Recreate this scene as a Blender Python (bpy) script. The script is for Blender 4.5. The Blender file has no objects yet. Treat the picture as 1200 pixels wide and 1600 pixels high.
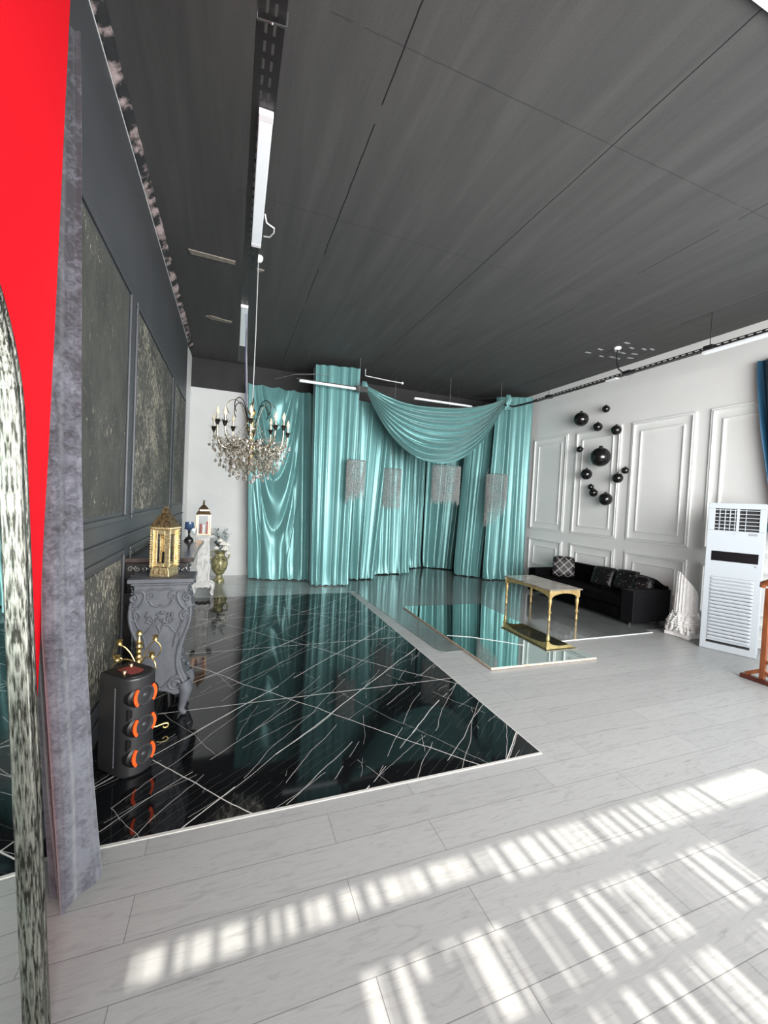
import bpy, bmesh, math, random
from mathutils import Vector, Matrix, noise
from math import sin, cos, pi, radians
random.seed(7)
S = bpy.context.scene
COL = S.collection
# ------------------------------------------------------------------ camera, world, sun, window light, exposure
CAM_Z = 1.6
F_PX, YAW, PITCH, ROLL = 637.92, radians(20.5566), radians(-1.6228), radians(2.7785)
fw = Vector((sin(YAW)*cos(PITCH), cos(YAW)*cos(PITCH), sin(PITCH)))
r0 = Vector((cos(YAW), -sin(YAW), 0)); u0 = r0.cross(fw)
rt = r0*cos(ROLL) + u0*sin(ROLL); up = -r0*sin(ROLL) + u0*cos(ROLL)
cd = bpy.data.cameras.new('camera'); cam = bpy.data.objects.new('camera', cd); COL.objects.link(cam)
cam.matrix_world = Matrix(((rt.x, up.x, -fw.x, 0), (rt.y, up.y, -fw.y, 0), (rt.z, up.z, -fw.z, CAM_Z), (0, 0, 0, 1)))
cd.sensor_fit = 'HORIZONTAL'; cd.sensor_width = 36; cd.lens = F_PX/1200*36; cd.clip_start = .03
S.camera = cam
w = bpy.data.worlds.new('sky'); S.world = w; w.use_nodes = True
w.node_tree.nodes['Background'].inputs[0].default_value = (.72, .86, 1, 1)
w.node_tree.nodes['Background'].inputs[1].default_value = 1.2
SUN_T = 1.25                                            # tangent of the sun's elevation
sl = bpy.data.lights.new('sun', 'SUN'); so = bpy.data.objects.new('sun', sl); COL.objects.link(so)
sl.energy = 6.5; sl.color = (1, .95, .86); sl.angle = radians(.55)
so.rotation_euler = Vector((.0, 1, -SUN_T)).to_track_quat('-Z', 'Y').to_euler(); so.location = (1, -4, 6)
def area(name, loc, rot, sx, sy, power, col):
    l = bpy.data.lights.new(name, 'AREA'); l.shape = 'RECTANGLE'; l.size = sx; l.size_y = sy; l.energy = power; l.color = col
    o = bpy.data.objects.new(name, l); o.location = loc; o.rotation_euler = rot; COL.objects.link(o); return o
area('window_light_rear', (2.7, -1.0, 2.0), (radians(90), 0, 0), 5.6, 2.9, 365, (.985, .98, .98)).data.spread = radians(118)       # daylight in the rear windows
area('window_light_side', (6.0, .75, 1.9), (radians(90), 0, radians(90)), 3.0, 2.8, 20, (.985, .98, .98))  # daylight in the side window
S.view_settings.view_transform = 'Standard'; S.view_settings.look = 'None'
S.view_settings.exposure = .52; S.view_settings.gamma = 1; S.view_settings.use_curve_mapping = False

# ------------------------------------------------------------------ materials
def mat(name, col=(.5, .5, .5), rough=.5, metal=0, spec=.5, coat=0, emis=None, estr=0, trans=0, sheen=0, ior=1.5, coat_rough=.03):
    m = bpy.data.materials.new(name); m.use_nodes = True; b = m.node_tree.nodes['Principled BSDF']
    b.inputs['Base Color'].default_value = (*col, 1); b.inputs['Roughness'].default_value = rough
    b.inputs['Metallic'].default_value = metal; b.inputs['Specular IOR Level'].default_value = spec
    b.inputs['Coat Weight'].default_value = coat; b.inputs['Coat Roughness'].default_value = coat_rough
    b.inputs['Transmission Weight'].default_value = trans; b.inputs['Sheen Weight'].default_value = sheen
    b.inputs['IOR'].default_value = ior
    if emis: b.inputs['Emission Color'].default_value = (*emis, 1); b.inputs['Emission Strength'].default_value = estr
    return m
class NT:
    def __init__(s, m): s.m = m; s.t = m.node_tree; s.b = s.t.nodes['Principled BSDF']
    def n(s, ty, **k):
        o = s.t.nodes.new(ty)
        for a, v in k.items(): setattr(o, a, v)
        return o
    def l(s, a, b): s.t.links.new(a, b)
    def coord(s, scale=(1, 1, 1), loc=(0, 0, 0), rot=(0, 0, 0)):
        c = s.n('ShaderNodeTexCoord'); mp = s.n('ShaderNodeMapping'); mp.inputs['Scale'].default_value = scale
        mp.inputs['Location'].default_value = loc; mp.inputs['Rotation'].default_value = rot
        s.l(c.outputs['Object'], mp.inputs['Vector']); return mp.outputs[0]
    def noise(s, vec, scale=5, detail=4, rough=.5, dist=0):
        o = s.n('ShaderNodeTexNoise'); o.inputs['Scale'].default_value = scale; o.inputs['Detail'].default_value = detail
        o.inputs['Roughness'].default_value = rough; o.inputs['Distortion'].default_value = dist
        s.l(vec, o.inputs['Vector']); return o.outputs['Fac']
    def ramp(s, fac, stops):
        o = s.n('ShaderNodeValToRGB'); e = o.color_ramp.elements
        while len(e) > 2: e.remove(e[0])
        for i, (p, c) in enumerate(stops):
            q = e[i] if i < 2 else e.new(p)
            q.position = p; q.color = (*c, 1) if len(c) == 3 else c
        s.l(fac, o.inputs[0]); return o.outputs[0]
    def mix(s, f, a, b, mode='MIX'):
        o = s.n('ShaderNodeMix', data_type='RGBA', blend_type=mode)
        for v, i in ((f, 0), (a, 6), (b, 7)):
            if isinstance(v, (int, float)): o.inputs[i].default_value = v
            elif isinstance(v, tuple): o.inputs[i].default_value = (*v, 1)
            else: s.l(v, o.inputs[i])
        return o.outputs[2]
    def math(s, op, a, b=0.0, c=None):
        o = s.n('ShaderNodeMath', operation=op)
        for i, v in enumerate((a, b, c)):
            if v is None: continue
            if isinstance(v, (int, float)): o.inputs[i].default_value = v
            else: s.l(v, o.inputs[i])
        return o.outputs[0]
    def sep(s, vec):
        o = s.n('ShaderNodeSeparateXYZ'); s.l(vec, o.inputs[0]); return o.outputs
    def bump(s, h, strength=.3, dist=.01):
        o = s.n('ShaderNodeBump'); o.inputs['Strength'].default_value = strength; o.inputs['Distance'].default_value = dist
        s.l(h, o.inputs['Height']); s.l(o.outputs[0], s.b.inputs['Normal'])
    def base(s, c): s.l(c, s.b.inputs['Base Color'])
    def rough(s, c): s.l(c, s.b.inputs['Roughness'])

def noisy(name, c1, c2, scale=8, rough=.6, bump=.2, dist=.004, det=5, lo=.35, hi=.65, st=(1, 1, 1), **k):
    m = mat(name, c1, rough, **k); t = NT(m); v = t.coord(st); f = t.noise(v, scale, det, .6)
    t.base(t.ramp(f, [(lo, c1), (hi, c2)]))
    if bump: t.bump(f, bump, dist)
    return m

def m_laminate():
    m = mat('grey_laminate', rough=.33, spec=.4); t = NT(m)
    v = t.coord((1, 1, 1), (0.3, .076, 0))
    br = t.n('ShaderNodeTexBrick'); br.offset = .37; br.inputs['Scale'].default_value = 1; br.inputs['Mortar Size'].default_value = .0016
    br.inputs['Mortar Smooth'].default_value = .3
    br.inputs['Brick Width'].default_value = 1.29; br.inputs['Row Height'].default_value = .186; br.inputs['Bias'].default_value = 0
    br.inputs['Color1'].default_value = (.285, .288, .282, 1); br.inputs['Color2'].default_value = (.315, .318, .311, 1); br.inputs['Mortar'].default_value = (.13, .13, .13, 1)
    t.l(v, br.inputs['Vector'])
    g = t.noise(t.coord((1.6, 16, 1)), 3.0, 6, .62, 1.2)
    gc = t.ramp(g, [(.3, (.78, .78, .78)), (.5, (1, 1, 1)), (.72, (.9, .9, .9))])
    k = t.noise(t.coord((3, 9, 1)), 1.6, 3, .6, 2.5)
    kc = t.ramp(k, [(.25, (.82, .82, .82)), (.4, (1, 1, 1))])
    t.base(t.mix(1.0, t.mix(1.0, br.outputs['Color'], gc, 'MULTIPLY'), kc, 'MULTIPLY'))
    t.rough(t.ramp(g, [(.3, (.42,)*3), (.7, (.28,)*3)])); t.bump(br.outputs['Fac'], -.3, .002)
    return m

def m_marble():
    m = mat('black_marble', rough=.05, spec=.42); t = NT(m); v = t.coord()
    x, y, z = t.sep(v)
    dis = t.noise(t.coord((1, 1, 1)), 1.1, 3, .5); dis2 = t.noise(t.coord((1, 1, 1), (7, 3, 0)), 5, 4, .6)
    fine = t.noise(t.coord((1, 1, 1), (2, 9, 0)), 14, 4, .6)
    def lines(ax, ay, per, off, wid, am=.0, am2=.0, mscale=None, mlo=.5, shift=0):
        p = t.math('ADD', t.math('MULTIPLY', x, ax), t.math('MULTIPLY', y, ay))
        p = t.math('ADD', p, t.math('MULTIPLY', t.math('SUBTRACT', dis, .5), am))
        p = t.math('ADD', p, t.math('MULTIPLY', t.math('SUBTRACT', dis2, .5), am2))
        p = t.math('ADD', p, t.math('MULTIPLY', t.math('SUBTRACT', fine, .5), am2*.25))
        p = t.math('DIVIDE', t.math('ADD', p, off), per)
        f = t.math('ABSOLUTE', t.math('SUBTRACT', t.math('FRACT', p), .5))
        l_ = t.math('LESS_THAN', f, wid/per)
        if mscale:
            mk = t.noise(t.coord((1, 1, 1), (shift, shift*2.1, 0)), mscale, 2, .5)
            l_ = t.math('MULTIPLY', l_, t.math('GREATER_THAN', mk, mlo))
        return l_
    L = []
    L.append((lines(0, 1, 1.145, .215-.5725+.0, .004), .45))
    L.append((lines(.74, .67, 1.0, 0, .0030, .12, .012), .42))
    L.append((lines(.67, -.74, .62, .1, .0032, .06, .008, 1.0, .42, 3), .48))
    L.append((lines(.67, -.74, .31, .25, .0022, .12, .012, 1.5, .46, 8), .34))
    L.append((lines(.78, -.62, .23, .1, .0018, .14, .02, 1.7, .48, 21), .28))
    L.append((lines(.55, -.83, .27, .1, .0016, .16, .025, 1.9, .5, 31), .24))
    L.append((lines(.86, .5, .55, .1, .0016, .18, .03, 1.9, .5, 13), .22))
    L.append((lines(.93, -.36, .41, .3, .0014, .22, .04, 2.1, .52, 41), .2))
    L.append((lines(.62, -.78, .055, .0, .0009, .12, .05, 2.2, .47, 17), .05))
    acc = None
    for l_, s_ in L:
        q = t.math('MULTIPLY', l_, s_); acc = q if acc is None else t.math('MAXIMUM', acc, q)
    t.base(t.ramp(acc, [(0, (.004, .0045, .005)), (.6, (.62, .6, .57))]))
    return m

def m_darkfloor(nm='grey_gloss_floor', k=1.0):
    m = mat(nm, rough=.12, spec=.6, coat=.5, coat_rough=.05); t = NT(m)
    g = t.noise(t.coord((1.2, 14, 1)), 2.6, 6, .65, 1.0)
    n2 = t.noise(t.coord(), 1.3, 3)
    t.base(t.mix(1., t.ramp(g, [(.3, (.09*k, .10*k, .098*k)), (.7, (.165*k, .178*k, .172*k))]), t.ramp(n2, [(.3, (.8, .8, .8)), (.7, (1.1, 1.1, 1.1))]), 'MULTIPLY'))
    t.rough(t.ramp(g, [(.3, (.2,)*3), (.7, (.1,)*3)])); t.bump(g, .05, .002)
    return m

def m_ceiling():
    m = mat('black_concrete_paint', rough=.7, spec=.35); t = NT(m); v = t.coord(); x, y, z = t.sep(v)
    nz = t.noise(t.coord((1, 1, 1)), 6, 4, .6)
    wob = t.math('MULTIPLY', t.math('SUBTRACT', nz, .5), .012)
    def seam(c, per, off, wd):
        p = t.math('DIVIDE', t.math('ADD', t.math('ADD', c, wob), off), per)
        f = t.math('ABSOLUTE', t.math('SUBTRACT', t.math('FRACT', p), .5))
        return t.math('LESS_THAN', f, wd/per)
    sx = seam(x, 1.53, -2.325+.765, .0042); sy = seam(y, 1.5, -2.15+.75, .004)
    mk = t.math('GREATER_THAN', t.noise(t.coord((1, 1, 1), (5, 1, 0)), 1.1, 3, .6), .44)
    s_ = t.math('MULTIPLY', t.math('MAXIMUM', sx, t.math('MULTIPLY', sy, .35)), mk)
    st = t.noise(t.coord((6.5, .55, 1)), 1.25, 4, .5, .5)
    fleck = t.noise(t.coord((3, 3, 1)), 30, 3, .7)
    base = t.ramp(st, [(.3, (.042, .042, .041)), (.52, (.052, .052, .050)), (.72, (.064, .064, .062))])
    base = t.mix(.25, base, t.ramp(fleck, [(.3, (.05, .05, .05)), (.75, (.1, .1, .1))]))
    t.base(t.mix(s_, base, (.006, .006, .006)))
    h = t.math('SUBTRACT', t.math('ADD', st, t.math('MULTIPLY', nz, .3)), s_)
    t.bump(h, .4, .012)
    return m

def m_velvet():
    m = mat('crushed_velvet', rough=.75, sheen=.5); t = NT(m)
    a = t.noise(t.coord((1.3, 1.3, 1.6)), 26, 5, .75, .9); b = t.noise(t.coord((1, 1, 1.2), (3, 3, 3)), 7, 3, .6)
    f = t.math('ADD', t.math('MULTIPLY', a, .62), t.math('MULTIPLY', b, .45))
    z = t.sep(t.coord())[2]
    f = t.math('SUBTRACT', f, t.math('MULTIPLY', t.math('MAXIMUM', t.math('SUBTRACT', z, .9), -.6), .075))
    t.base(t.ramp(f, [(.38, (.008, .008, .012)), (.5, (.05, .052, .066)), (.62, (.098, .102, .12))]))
    t.bump(a, .35, .006); return m

def m_flecked(name, dens=.6):
    m = mat(name, rough=.72); t = NT(m)
    a = t.noise(t.coord((1, 1, .45)), 42, 4, .75, .6); b = t.noise(t.coord(), 2.3, 3)
    z = t.sep(t.coord())[2]
    f = t.math('ADD', a, t.math('MULTIPLY', t.math('SUBTRACT', b, .5), .35))
    base = t.ramp(t.noise(t.coord((1, 1, .6)), 5, 5, .7), [(.3, (.04, .041, .037)), (.7, (.085, .086, .075))])
    t.base(t.mix(t.ramp(f, [(dens, (0, 0, 0)), (dens+.06, (1, 1, 1))]), base, (.40, .37, .29)))
    t.bump(a, .8, .01); return m

M = {}
M['laminate'] = m_laminate(); M['marble'] = m_marble(); M['gloss_floor'] = m_darkfloor(); M['gloss_floor_sheen'] = m_darkfloor('grey_gloss_floor_sheen', 2.3); M['ceiling'] = m_ceiling()  # second gloss floor: same grey, lightened with the white wall's reflection
M['white_wall'] = noisy('white_wall_paint', (.775, .785, .765), (.81, .82, .80), 1.5, .55, .06, .004)
M['back_wall'] = noisy('white_wall_paint_dimmed', (.50, .51, .50), (.55, .56, .545), 1.5, .6, .06, .004)  # same white paint as the other walls, darkened against the window light's glare
M['white_trim'] = mat('white_trim_paint', (.82, .84, .82), .4)
M['black_paint'] = noisy('black_beam_paint', (.012, .012, .013), (.02, .02, .02), 3, .75, .1)
M['charcoal'] = noisy('charcoal_wall_paint', (.058, .061, .066), (.068, .071, .076), 2.2, .5, .08, .004)
M['fleck_a'] = m_flecked('distressed_inlay_sparse', .63); M['fleck_b'] = m_flecked('distressed_inlay_dense', .535)
M['red'] = mat('red_paint', (.66, .006, .014), .6, spec=.15)
M['velvet'] = m_velvet()
def m_satin(name, c1, c2, r=.36):
    m = mat(name, c1, r, metal=.35, spec=.6, sheen=.2); t = NT(m)
    f = t.noise(t.coord((3, 3, 1)), 3, 2, .5)
    t.base(t.ramp(f, [(.3, c1), (.7, c2)])); return m
M['teal'] = m_satin('teal_satin', (.105, .262, .258), (.125, .292, .287), .38)
M['blue_satin'] = m_satin('blue_satin', (.006, .05, .10), (.01, .07, .13))
M['beige_trim'] = mat('beige_edge_strip', (.48, .47, .43), .5)
M['black_metal'] = mat('black_painted_metal', (.012, .012, .012), .45, spec=.5)
M['lamp_white'] = mat('white_lamp_diffuser', (.88, .94, .97), .35)
M['white_plastic'] = mat('white_plastic', (.80, .80, .82), .35)
M['cable'] = mat('clear_grey_cable', (.35, .37, .37), .35)
M['purple_cable'] = mat('violet_cable', (.12, .11, .22), .35)
M['steel'] = mat('zinc_steel', (.6, .6, .6), .3, 1)
M['raw_board'] = noisy('unpainted_board', (.17, .15, .125), (.27, .24, .2), 18, .8, .1)
M['raw_pink'] = noisy('peeling_cornice', (.02, .02, .021), (.42, .33, .32), 7, .75, .7, .015, lo=.47, hi=.60)
M['gold'] = noisy('antique_gold', (.55, .36, .10), (.85, .66, .28), 30, .30, .25, .003, metal=1)
M['pale_gold'] = noisy('embossed_pale_gold', (.48, .34, .15), (.80, .67, .42), 55, .30, .8, .006, metal=.85)
M['bronze'] = noisy('dark_bronze', (.05, .035, .02), (.35, .24, .12), 60, .35, .7, .006, metal=.8)
M['brass_paint'] = noisy('gold_paint', (.38, .26, .10), (.55, .41, .19), 20, .40, .1, .002, metal=.45)
M['stone_top'] = noisy('grey_brown_stone_top', (.13, .11, .09), (.33, .28, .22), 9, .3, .05, coat=.4)
M['mirror'] = mat('mirror_glass', (.80, .87, .85), .015, 1)
M['floor_mirror'] = mat('floor_mirror_glass', (.72, .84, .82), .025, 1)
M['raw_edge'] = noisy('raw_board_edge', (.45, .3, .2), (.6, .5, .38), 20, .7, .1)
M['silver_old'] = noisy('worn_silver_leaf', (.02, .02, .015), (.22, .22, .19), 90, .32, .8, .004, metal=.8, lo=.40, hi=.58, st=(2, 2, .22))
M['black_gloss'] = noisy('black_gloss_wood', (.006, .006, .006), (.015, .015, .014), 40, .22, .05)
M['clear_crystal'] = mat('crystal_glass', (1, 1, 1), .02, trans=.85, ior=1.55)
M['smoke_crystal'] = mat('smoked_crystal_glass', (.42, .39, .33), .08, metal=.6, spec=1)
M['antique_metal'] = noisy('antique_nickel', (.25, .20, .12), (.80, .74, .60), 40, .28, .2, .003, metal=1)
M['dark_leaf'] = mat('dark_metal_leaf', (.03, .025, .02), .35, .8)
M['bulb'] = mat('clear_candle_bulb', (.95, .86, .68), .08, spec=.8, trans=.5)
M['grey_carved'] = noisy('charcoal_matt_plaster', (.060, .064, .074), (.082, .087, .098), 14, .62, .3, .005)
M['white_carved'] = noisy('white_matt_plaster', (.40, .40, .385), (.56, .555, .535), 14, .6, .4, .005)
M['black_carved'] = noisy('black_lacquer', (.012, .011, .011), (.03, .027, .026), 12, .25, .2, .004)
M['black_marble_top'] = noisy('brown_black_marble_top', (.02, .015, .014), (.09, .065, .055), 7, .18, .05, lo=.4, hi=.75, st=(.6, 3, 1))
M['black_plastic'] = mat('black_plastic', (.018, .018, .019), .38)
M['black_gloss_plastic'] = mat('gloss_black_plastic', (.008, .007, .007), .38, spec=.3)
M['cone'] = mat('rubber_cone', (.03, .03, .033), .45)
M['orange'] = mat('orange_plastic', (1.0, .09, .012), .4)
M['red_print'] = mat('dull_red_print', (.22, .03, .025), .3)
M['black_velvet'] = noisy('black_velvet', (.0012, .0012, .0016), (.003, .003, .0036), 5, .9, .1, spec=.04)
M['sofa_side'] = noisy('black_leatherette', (.004, .004, .005), (.006, .006, .007), 6, .6, .1, spec=.12)
def m_lattice():
    m = mat('black_lattice_fabric', (.01, .01, .01), .55); t = NT(m); x, y, z = t.sep(t.coord((1, 1, 1)))
    def ln(a, b):
        p = t.math('DIVIDE', t.math('ADD', t.math('MULTIPLY', x, a), t.math('MULTIPLY', z, b)), .105)
        return t.math('LESS_THAN', t.math('ABSOLUTE', t.math('SUBTRACT', t.math('FRACT', p), .5)), .04)
    s_ = t.math('MAXIMUM', ln(.71, .71), ln(.71, -.71)); t.base(t.mix(s_, (.008, .008, .009), (.42, .38, .37))); return m
M['lattice'] = m_lattice()
M['sequin'] = noisy('black_sequin_fabric', (.004, .004, .004), (.5, .42, .38), 32, .35, .8, .008, metal=.3, lo=.60, hi=.78)
M['plaster'] = noisy('chipped_plaster', (.74, .73, .71), (.86, .86, .84), 22, .75, .5, .006)
M['ac_white'] = mat('air_conditioner_casing', (.36, .395, .42), .6, spec=.15)
M['ac_dark'] = mat('black_glass_display', (.003, .003, .004), .3, spec=.25)
M['ac_void'] = mat('dark_vent_inside', (.004, .004, .004), .7)
M['ac_badge'] = mat('grey_badge', (.22, .24, .26), .4)
M['cherry'] = noisy('orange_brown_wood', (.15, .04, .013), (.26, .085, .028), 6, .3, .05, st=(4, 4, .6))
M['cherry_dark'] = noisy('dark_brown_wood', (.05, .012, .006), (.09, .02, .01), 6, .3, .05)
M['ball'] = mat('black_gloss_ball', (.006, .006, .006), .10, spec=.6)
M['bead'] = noisy('silvered_beads', (.05, .052, .05), (.62, .64, .62), 70, .3, .2, metal=.2)
M['vase'] = noisy('green_gold_glaze', (.05, .055, .025), (.42, .38, .19), 24, .3, .7, .008, metal=.25)
M['petal'] = noisy('cream_petals', (.68, .66, .58), (.8, .78, .72), 20, .6, .2)
M['grey_leaf'] = mat('grey_green_leaf', (.34, .38, .37), .6)
M['dark_bloom'] = mat('near_black_leaf', (.015, .02, .02), .5)
M['blue_glass'] = mat('blue_glass', (.07, .13, .26), .08, trans=.6)
M['clear_glass'] = mat('clear_glass', (.97, .98, .98), .0, trans=1, ior=1.06)
M['wax'] = mat('white_wax', (.8, .77, .72), .5); M['red_ribbon'] = mat('red_ribbon', (.35, .03, .02), .5)
M['copper'] = mat('polished_copper', (.62, .36, .2), .25, 1)
M['opaque_drape'] = mat('beige_drape', (.5, .48, .44), .8)
M['teal_dark'] = mat('socket_blue', (.12, .3, .4), .5)

# ------------------------------------------------------------------ mesh kit
class MB:
    def __init__(s): s.v = []; s.f = []
    def add(s, vs, fs, mx=None):
        k = len(s.v)
        s.v += [tuple(mx @ Vector(p)) for p in vs] if mx else [tuple(p) for p in vs]
        s.f += [tuple(i+k for i in f) for f in fs]; return s
    def box(s, x0, x1, y0, y1, z0, z1, mx=None):
        v = [(x, y, z) for x in (x0, x1) for y in (y0, y1) for z in (z0, z1)]
        return s.add(v, [(0, 1, 3, 2), (4, 6, 7, 5), (0, 4, 5, 1), (2, 3, 7, 6), (0, 2, 6, 4), (1, 5, 7, 3)], mx)
    def bar(s, a, b, wd, ht, upv=(0, 0, 1)):
        a = Vector(a); b = Vector(b); d = (b-a); L = d.length; d.normalize(); u = Vector(upv)
        sd = d.cross(u)
        if sd.length < 1e-4: u = Vector((0, 1, 0)); sd = d.cross(u)
        sd.normalize(); u = sd.cross(d)
        mx = Matrix(((d.x, sd.x, u.x, a.x), (d.y, sd.y, u.y, a.y), (d.z, sd.z, u.z, a.z), (0, 0, 0, 1)))
        return s.box(0, L, -wd/2, wd/2, -ht/2, ht/2, mx)
    def tube(s, pts, r, n=8, closed=False):
        pts = [Vector(p) for p in pts]; m = len(pts); rr = r if isinstance(r, (list, tuple)) else [r]*m
        vs = []; fs = []; prev = None
        for i, p in enumerate(pts):
            if closed: t = pts[(i+1) % m]-pts[i-1]
            else: t = pts[min(i+1, m-1)]-pts[max(i-1, 0)]
            if t.length < 1e-9: t = Vector((0, 0, 1))
            t.normalize()
            if prev is None:
                a = Vector((0, 0, 1)) if abs(t.z) < .9 else Vector((1, 0, 0)); sd = t.cross(a).normalized()
            else:
                sd = prev - t*prev.dot(t); sd = sd.normalized() if sd.length > 1e-6 else t.orthogonal().normalized()
            prev = sd; u = t.cross(sd)
            for k in range(n):
                q = 2*pi*k/n; vs.append(p+(sd*cos(q)+u*sin(q))*rr[i])
        for i in range(m if closed else m-1):
            j = (i+1) % m
            for k in range(n): fs.append((i*n+k, i*n+(k+1) % n, j*n+(k+1) % n, j*n+k))
        if not closed: fs.append(tuple(range(n-1, -1, -1))); fs.append(tuple((m-1)*n+k for k in range(n)))
        return s.add(vs, fs)
    def lathe(s, prof, n=24, mx=None, rf=None, sx=1, sy=1):
        vs = []; fs = []; m = len(prof)
        for i, (r, z) in enumerate(prof):
            for k in range(n):
                q = 2*pi*k/n; rr = r*(rf(q, z) if rf else 1); vs.append((rr*cos(q)*sx, rr*sin(q)*sy, z))
        for i in range(m-1):
            for k in range(n): fs.append((i*n+k, i*n+(k+1) % n, (i+1)*n+(k+1) % n, (i+1)*n+k))
        if prof[0][0] > 1e-6: fs.append(tuple(range(n-1, -1, -1)))
        if prof[-1][0] > 1e-6: fs.append(tuple((m-1)*n+k for k in range(n)))
        return s.add(vs, fs, mx)
    def prism(s, poly, d0, d1, plane='xz', mx=None):
        def P(a, b, d): return {'xz': (a, d, b), 'yz': (d, a, b), 'xy': (a, b, d)}[plane]
        n = len(poly); vs = [P(a, b, d0) for a, b in poly]+[P(a, b, d1) for a, b in poly]
        fs = [tuple(range(n)), tuple(range(2*n-1, n-1, -1))]+[(i, n+i, n+(i+1) % n, (i+1) % n) for i in range(n)]
        return s.add(vs, fs, mx)
    def ball(s, c, r, n=12, m=8, sc=(1, 1, 1), mx=None):
        prof = [(r*sin(pi*i/m), -r*cos(pi*i/m)) for i in range(m+1)]
        T = Matrix.Translation(c) @ Matrix.Diagonal((*sc, 1))
        return s.lathe([(max(a, 1e-7), b) for a, b in prof], n, (mx @ T) if mx else T)
    def grid(s, nu, nv, fn):
        vs = [fn(i/nu, j/nv) for j in range(nv+1) for i in range(nu+1)]
        fs = [(j*(nu+1)+i, j*(nu+1)+i+1, (j+1)*(nu+1)+i+1, (j+1)*(nu+1)+i) for j in range(nv) for i in range(nu)]
        return s.add(vs, fs)
    def build(s, name, m, parent=None, smooth=False, bevel=0, solid=0, fix=True, seg=2, sub=0):
        me = bpy.data.meshes.new(name); me.from_pydata(s.v, [], s.f); me.materials.append(M[m] if isinstance(m, str) else m)
        if fix:
            bm = bmesh.new(); bm.from_mesh(me); bmesh.ops.recalc_face_normals(bm, faces=bm.faces); bm.to_mesh(me); bm.free()
        if smooth:
            for p in me.polygons: p.use_smooth = True
            try: me.set_sharp_from_angle(angle=radians(50 if smooth is True else smooth))
            except Exception: pass
        o = bpy.data.objects.new(name, me); COL.objects.link(o)
        if parent: o.parent = parent
        if bevel:
            b = o.modifiers.new('bevel', 'BEVEL'); b.width = bevel; b.segments = seg; b.limit_method = 'ANGLE'; b.angle_limit = radians(40)
        if solid:
            b = o.modifiers.new('solid', 'SOLIDIFY'); b.thickness = solid; b.offset = 0
        if sub:
            b = o.modifiers.new('sub', 'SUBSURF'); b.levels = sub; b.render_levels = sub
        return o
def tag(o, label, cat, group=None):
    o['label'] = label; o['category'] = cat
    if group: o['group'] = group
    return o
def struct(o): o['kind'] = 'structure'; return o
def thing(name, label, cat, loc=(0, 0, 0), rz=0, group=None):
    o = bpy.data.objects.new(name, None); o.empty_display_size = .1; COL.objects.link(o); o.location = loc; o.rotation_euler = (0, 0, rz)
    return tag(o, label, cat, group)
def dup(root, loc=None, rz=None, label=None, group=None, scale=None):
    def cp(o, par):
        c = o.copy(); COL.objects.link(c)
        if par: c.parent = par
        for k in kids.get(o.name, []): cp(k, c)
        return c
    kids = {}
    for o in bpy.data.objects:
        if o.parent: kids.setdefault(o.parent.name, []).append(o)
    r = cp(root, None)
    if loc is not None: r.location = loc
    if rz is not None: r.rotation_euler = (0, 0, rz)
    if scale: r.scale = (scale,)*3
    if label: r['label'] = label
    if group: r['group'] = group
    return r
def lerp(a, b, t): return a+(b-a)*t
def spiral(cx, cy, r0, r1, a0, turns, n=26):
    return [(cx+lerp(r0, r1, i/n)*cos(a0+turns*2*pi*i/n), cy+lerp(r0, r1, i/n)*sin(a0+turns*2*pi*i/n)) for i in range(n+1)]
def bez(p0, p1, p2, p3, n=14):
    out = []
    for i in range(n+1):
        t = i/n; q = 1-t
        out.append(tuple(q**3*a+3*q*q*t*b+3*q*t*t*c+t**3*d for a, b, c, d in zip(p0, p1, p2, p3)))
    return out

# ------------------------------------------------------------------ room shell
XL, XR, YB, YN, ZC, YW = -.75, 6.15, 8.4, 9.35, 4.07, -1.2
struct(MB().box(XL-.3, XR+.3, YW-.3, YN+.2, -.12, 0).build('floor', 'laminate'))
struct(MB().prism([(XL, 2.07), (1.95, 2.07), (1.947, 6.65), (XL, 6.65)], 0, .004, 'xy').build('floor_black_marble', 'marble'))
struct(MB().prism([(XL, 6.655), (1.94, 6.655), (1.94, YB), (XL, YB)], 0, .0034, 'xy').build('floor_grey_gloss_left', 'gloss_floor_sheen'))
struct(MB().prism([(1.942, 6.655), (1.95, 6.655), (1.95, 6.73), (2.05, 6.72), (2.145, 3.93), (2.175, 3.85), (2.22, 3.815), (5.36, 3.815), (5.36, 3.9), (XR, 3.92), (XR, YB), (XR, YN), (2.45, YN), (2.45, YB), (1.942, YB)], 0, .003, 'xy').build('floor_grey_gloss', 'gloss_floor'))
struct(MB().box(XL-.3, XR+.3, YW-.3, YN+.2, ZC, ZC+.15).build('ceiling', 'ceiling'))
struct(MB().box(1.95, 1.957, 2.07, 6.65, 0, .0043).box(XL, 1.957, 2.063, 2.07, 0, .0043).build('trim_1', 'beige_trim'))
struct(MB().box(2.9, 5.36, 3.80, 3.815, 0, .006).build('trim_2', 'white_trim'))
struct(MB().box(1.8, XR, YW, 1.306, ZC-.02, ZC-.001).build('ceiling_soffit_white', 'white_trim'))
struct(MB().box(XL-.15, XL, YW-.1, 7.45, 0, ZC).build('wall_left', 'charcoal'))
struct(MB().box(XL-.19, XL-.02, 7.45, YB+.2, 0, ZC).build('wall_left_white', 'white_wall'))
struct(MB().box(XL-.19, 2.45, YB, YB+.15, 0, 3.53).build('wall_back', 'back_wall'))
struct(MB().box(2.45, XR+.1, YN, YN+.15, 0, 3.6).box(2.35, 2.45, YB, YN, 0, 3.6).build('wall_back_niche', 'black_paint'))
struct(MB().box(XL-.02, XR, YB-.01, YN+.15, 3.53, ZC-.001).build('trim_3', 'black_paint'))
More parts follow.
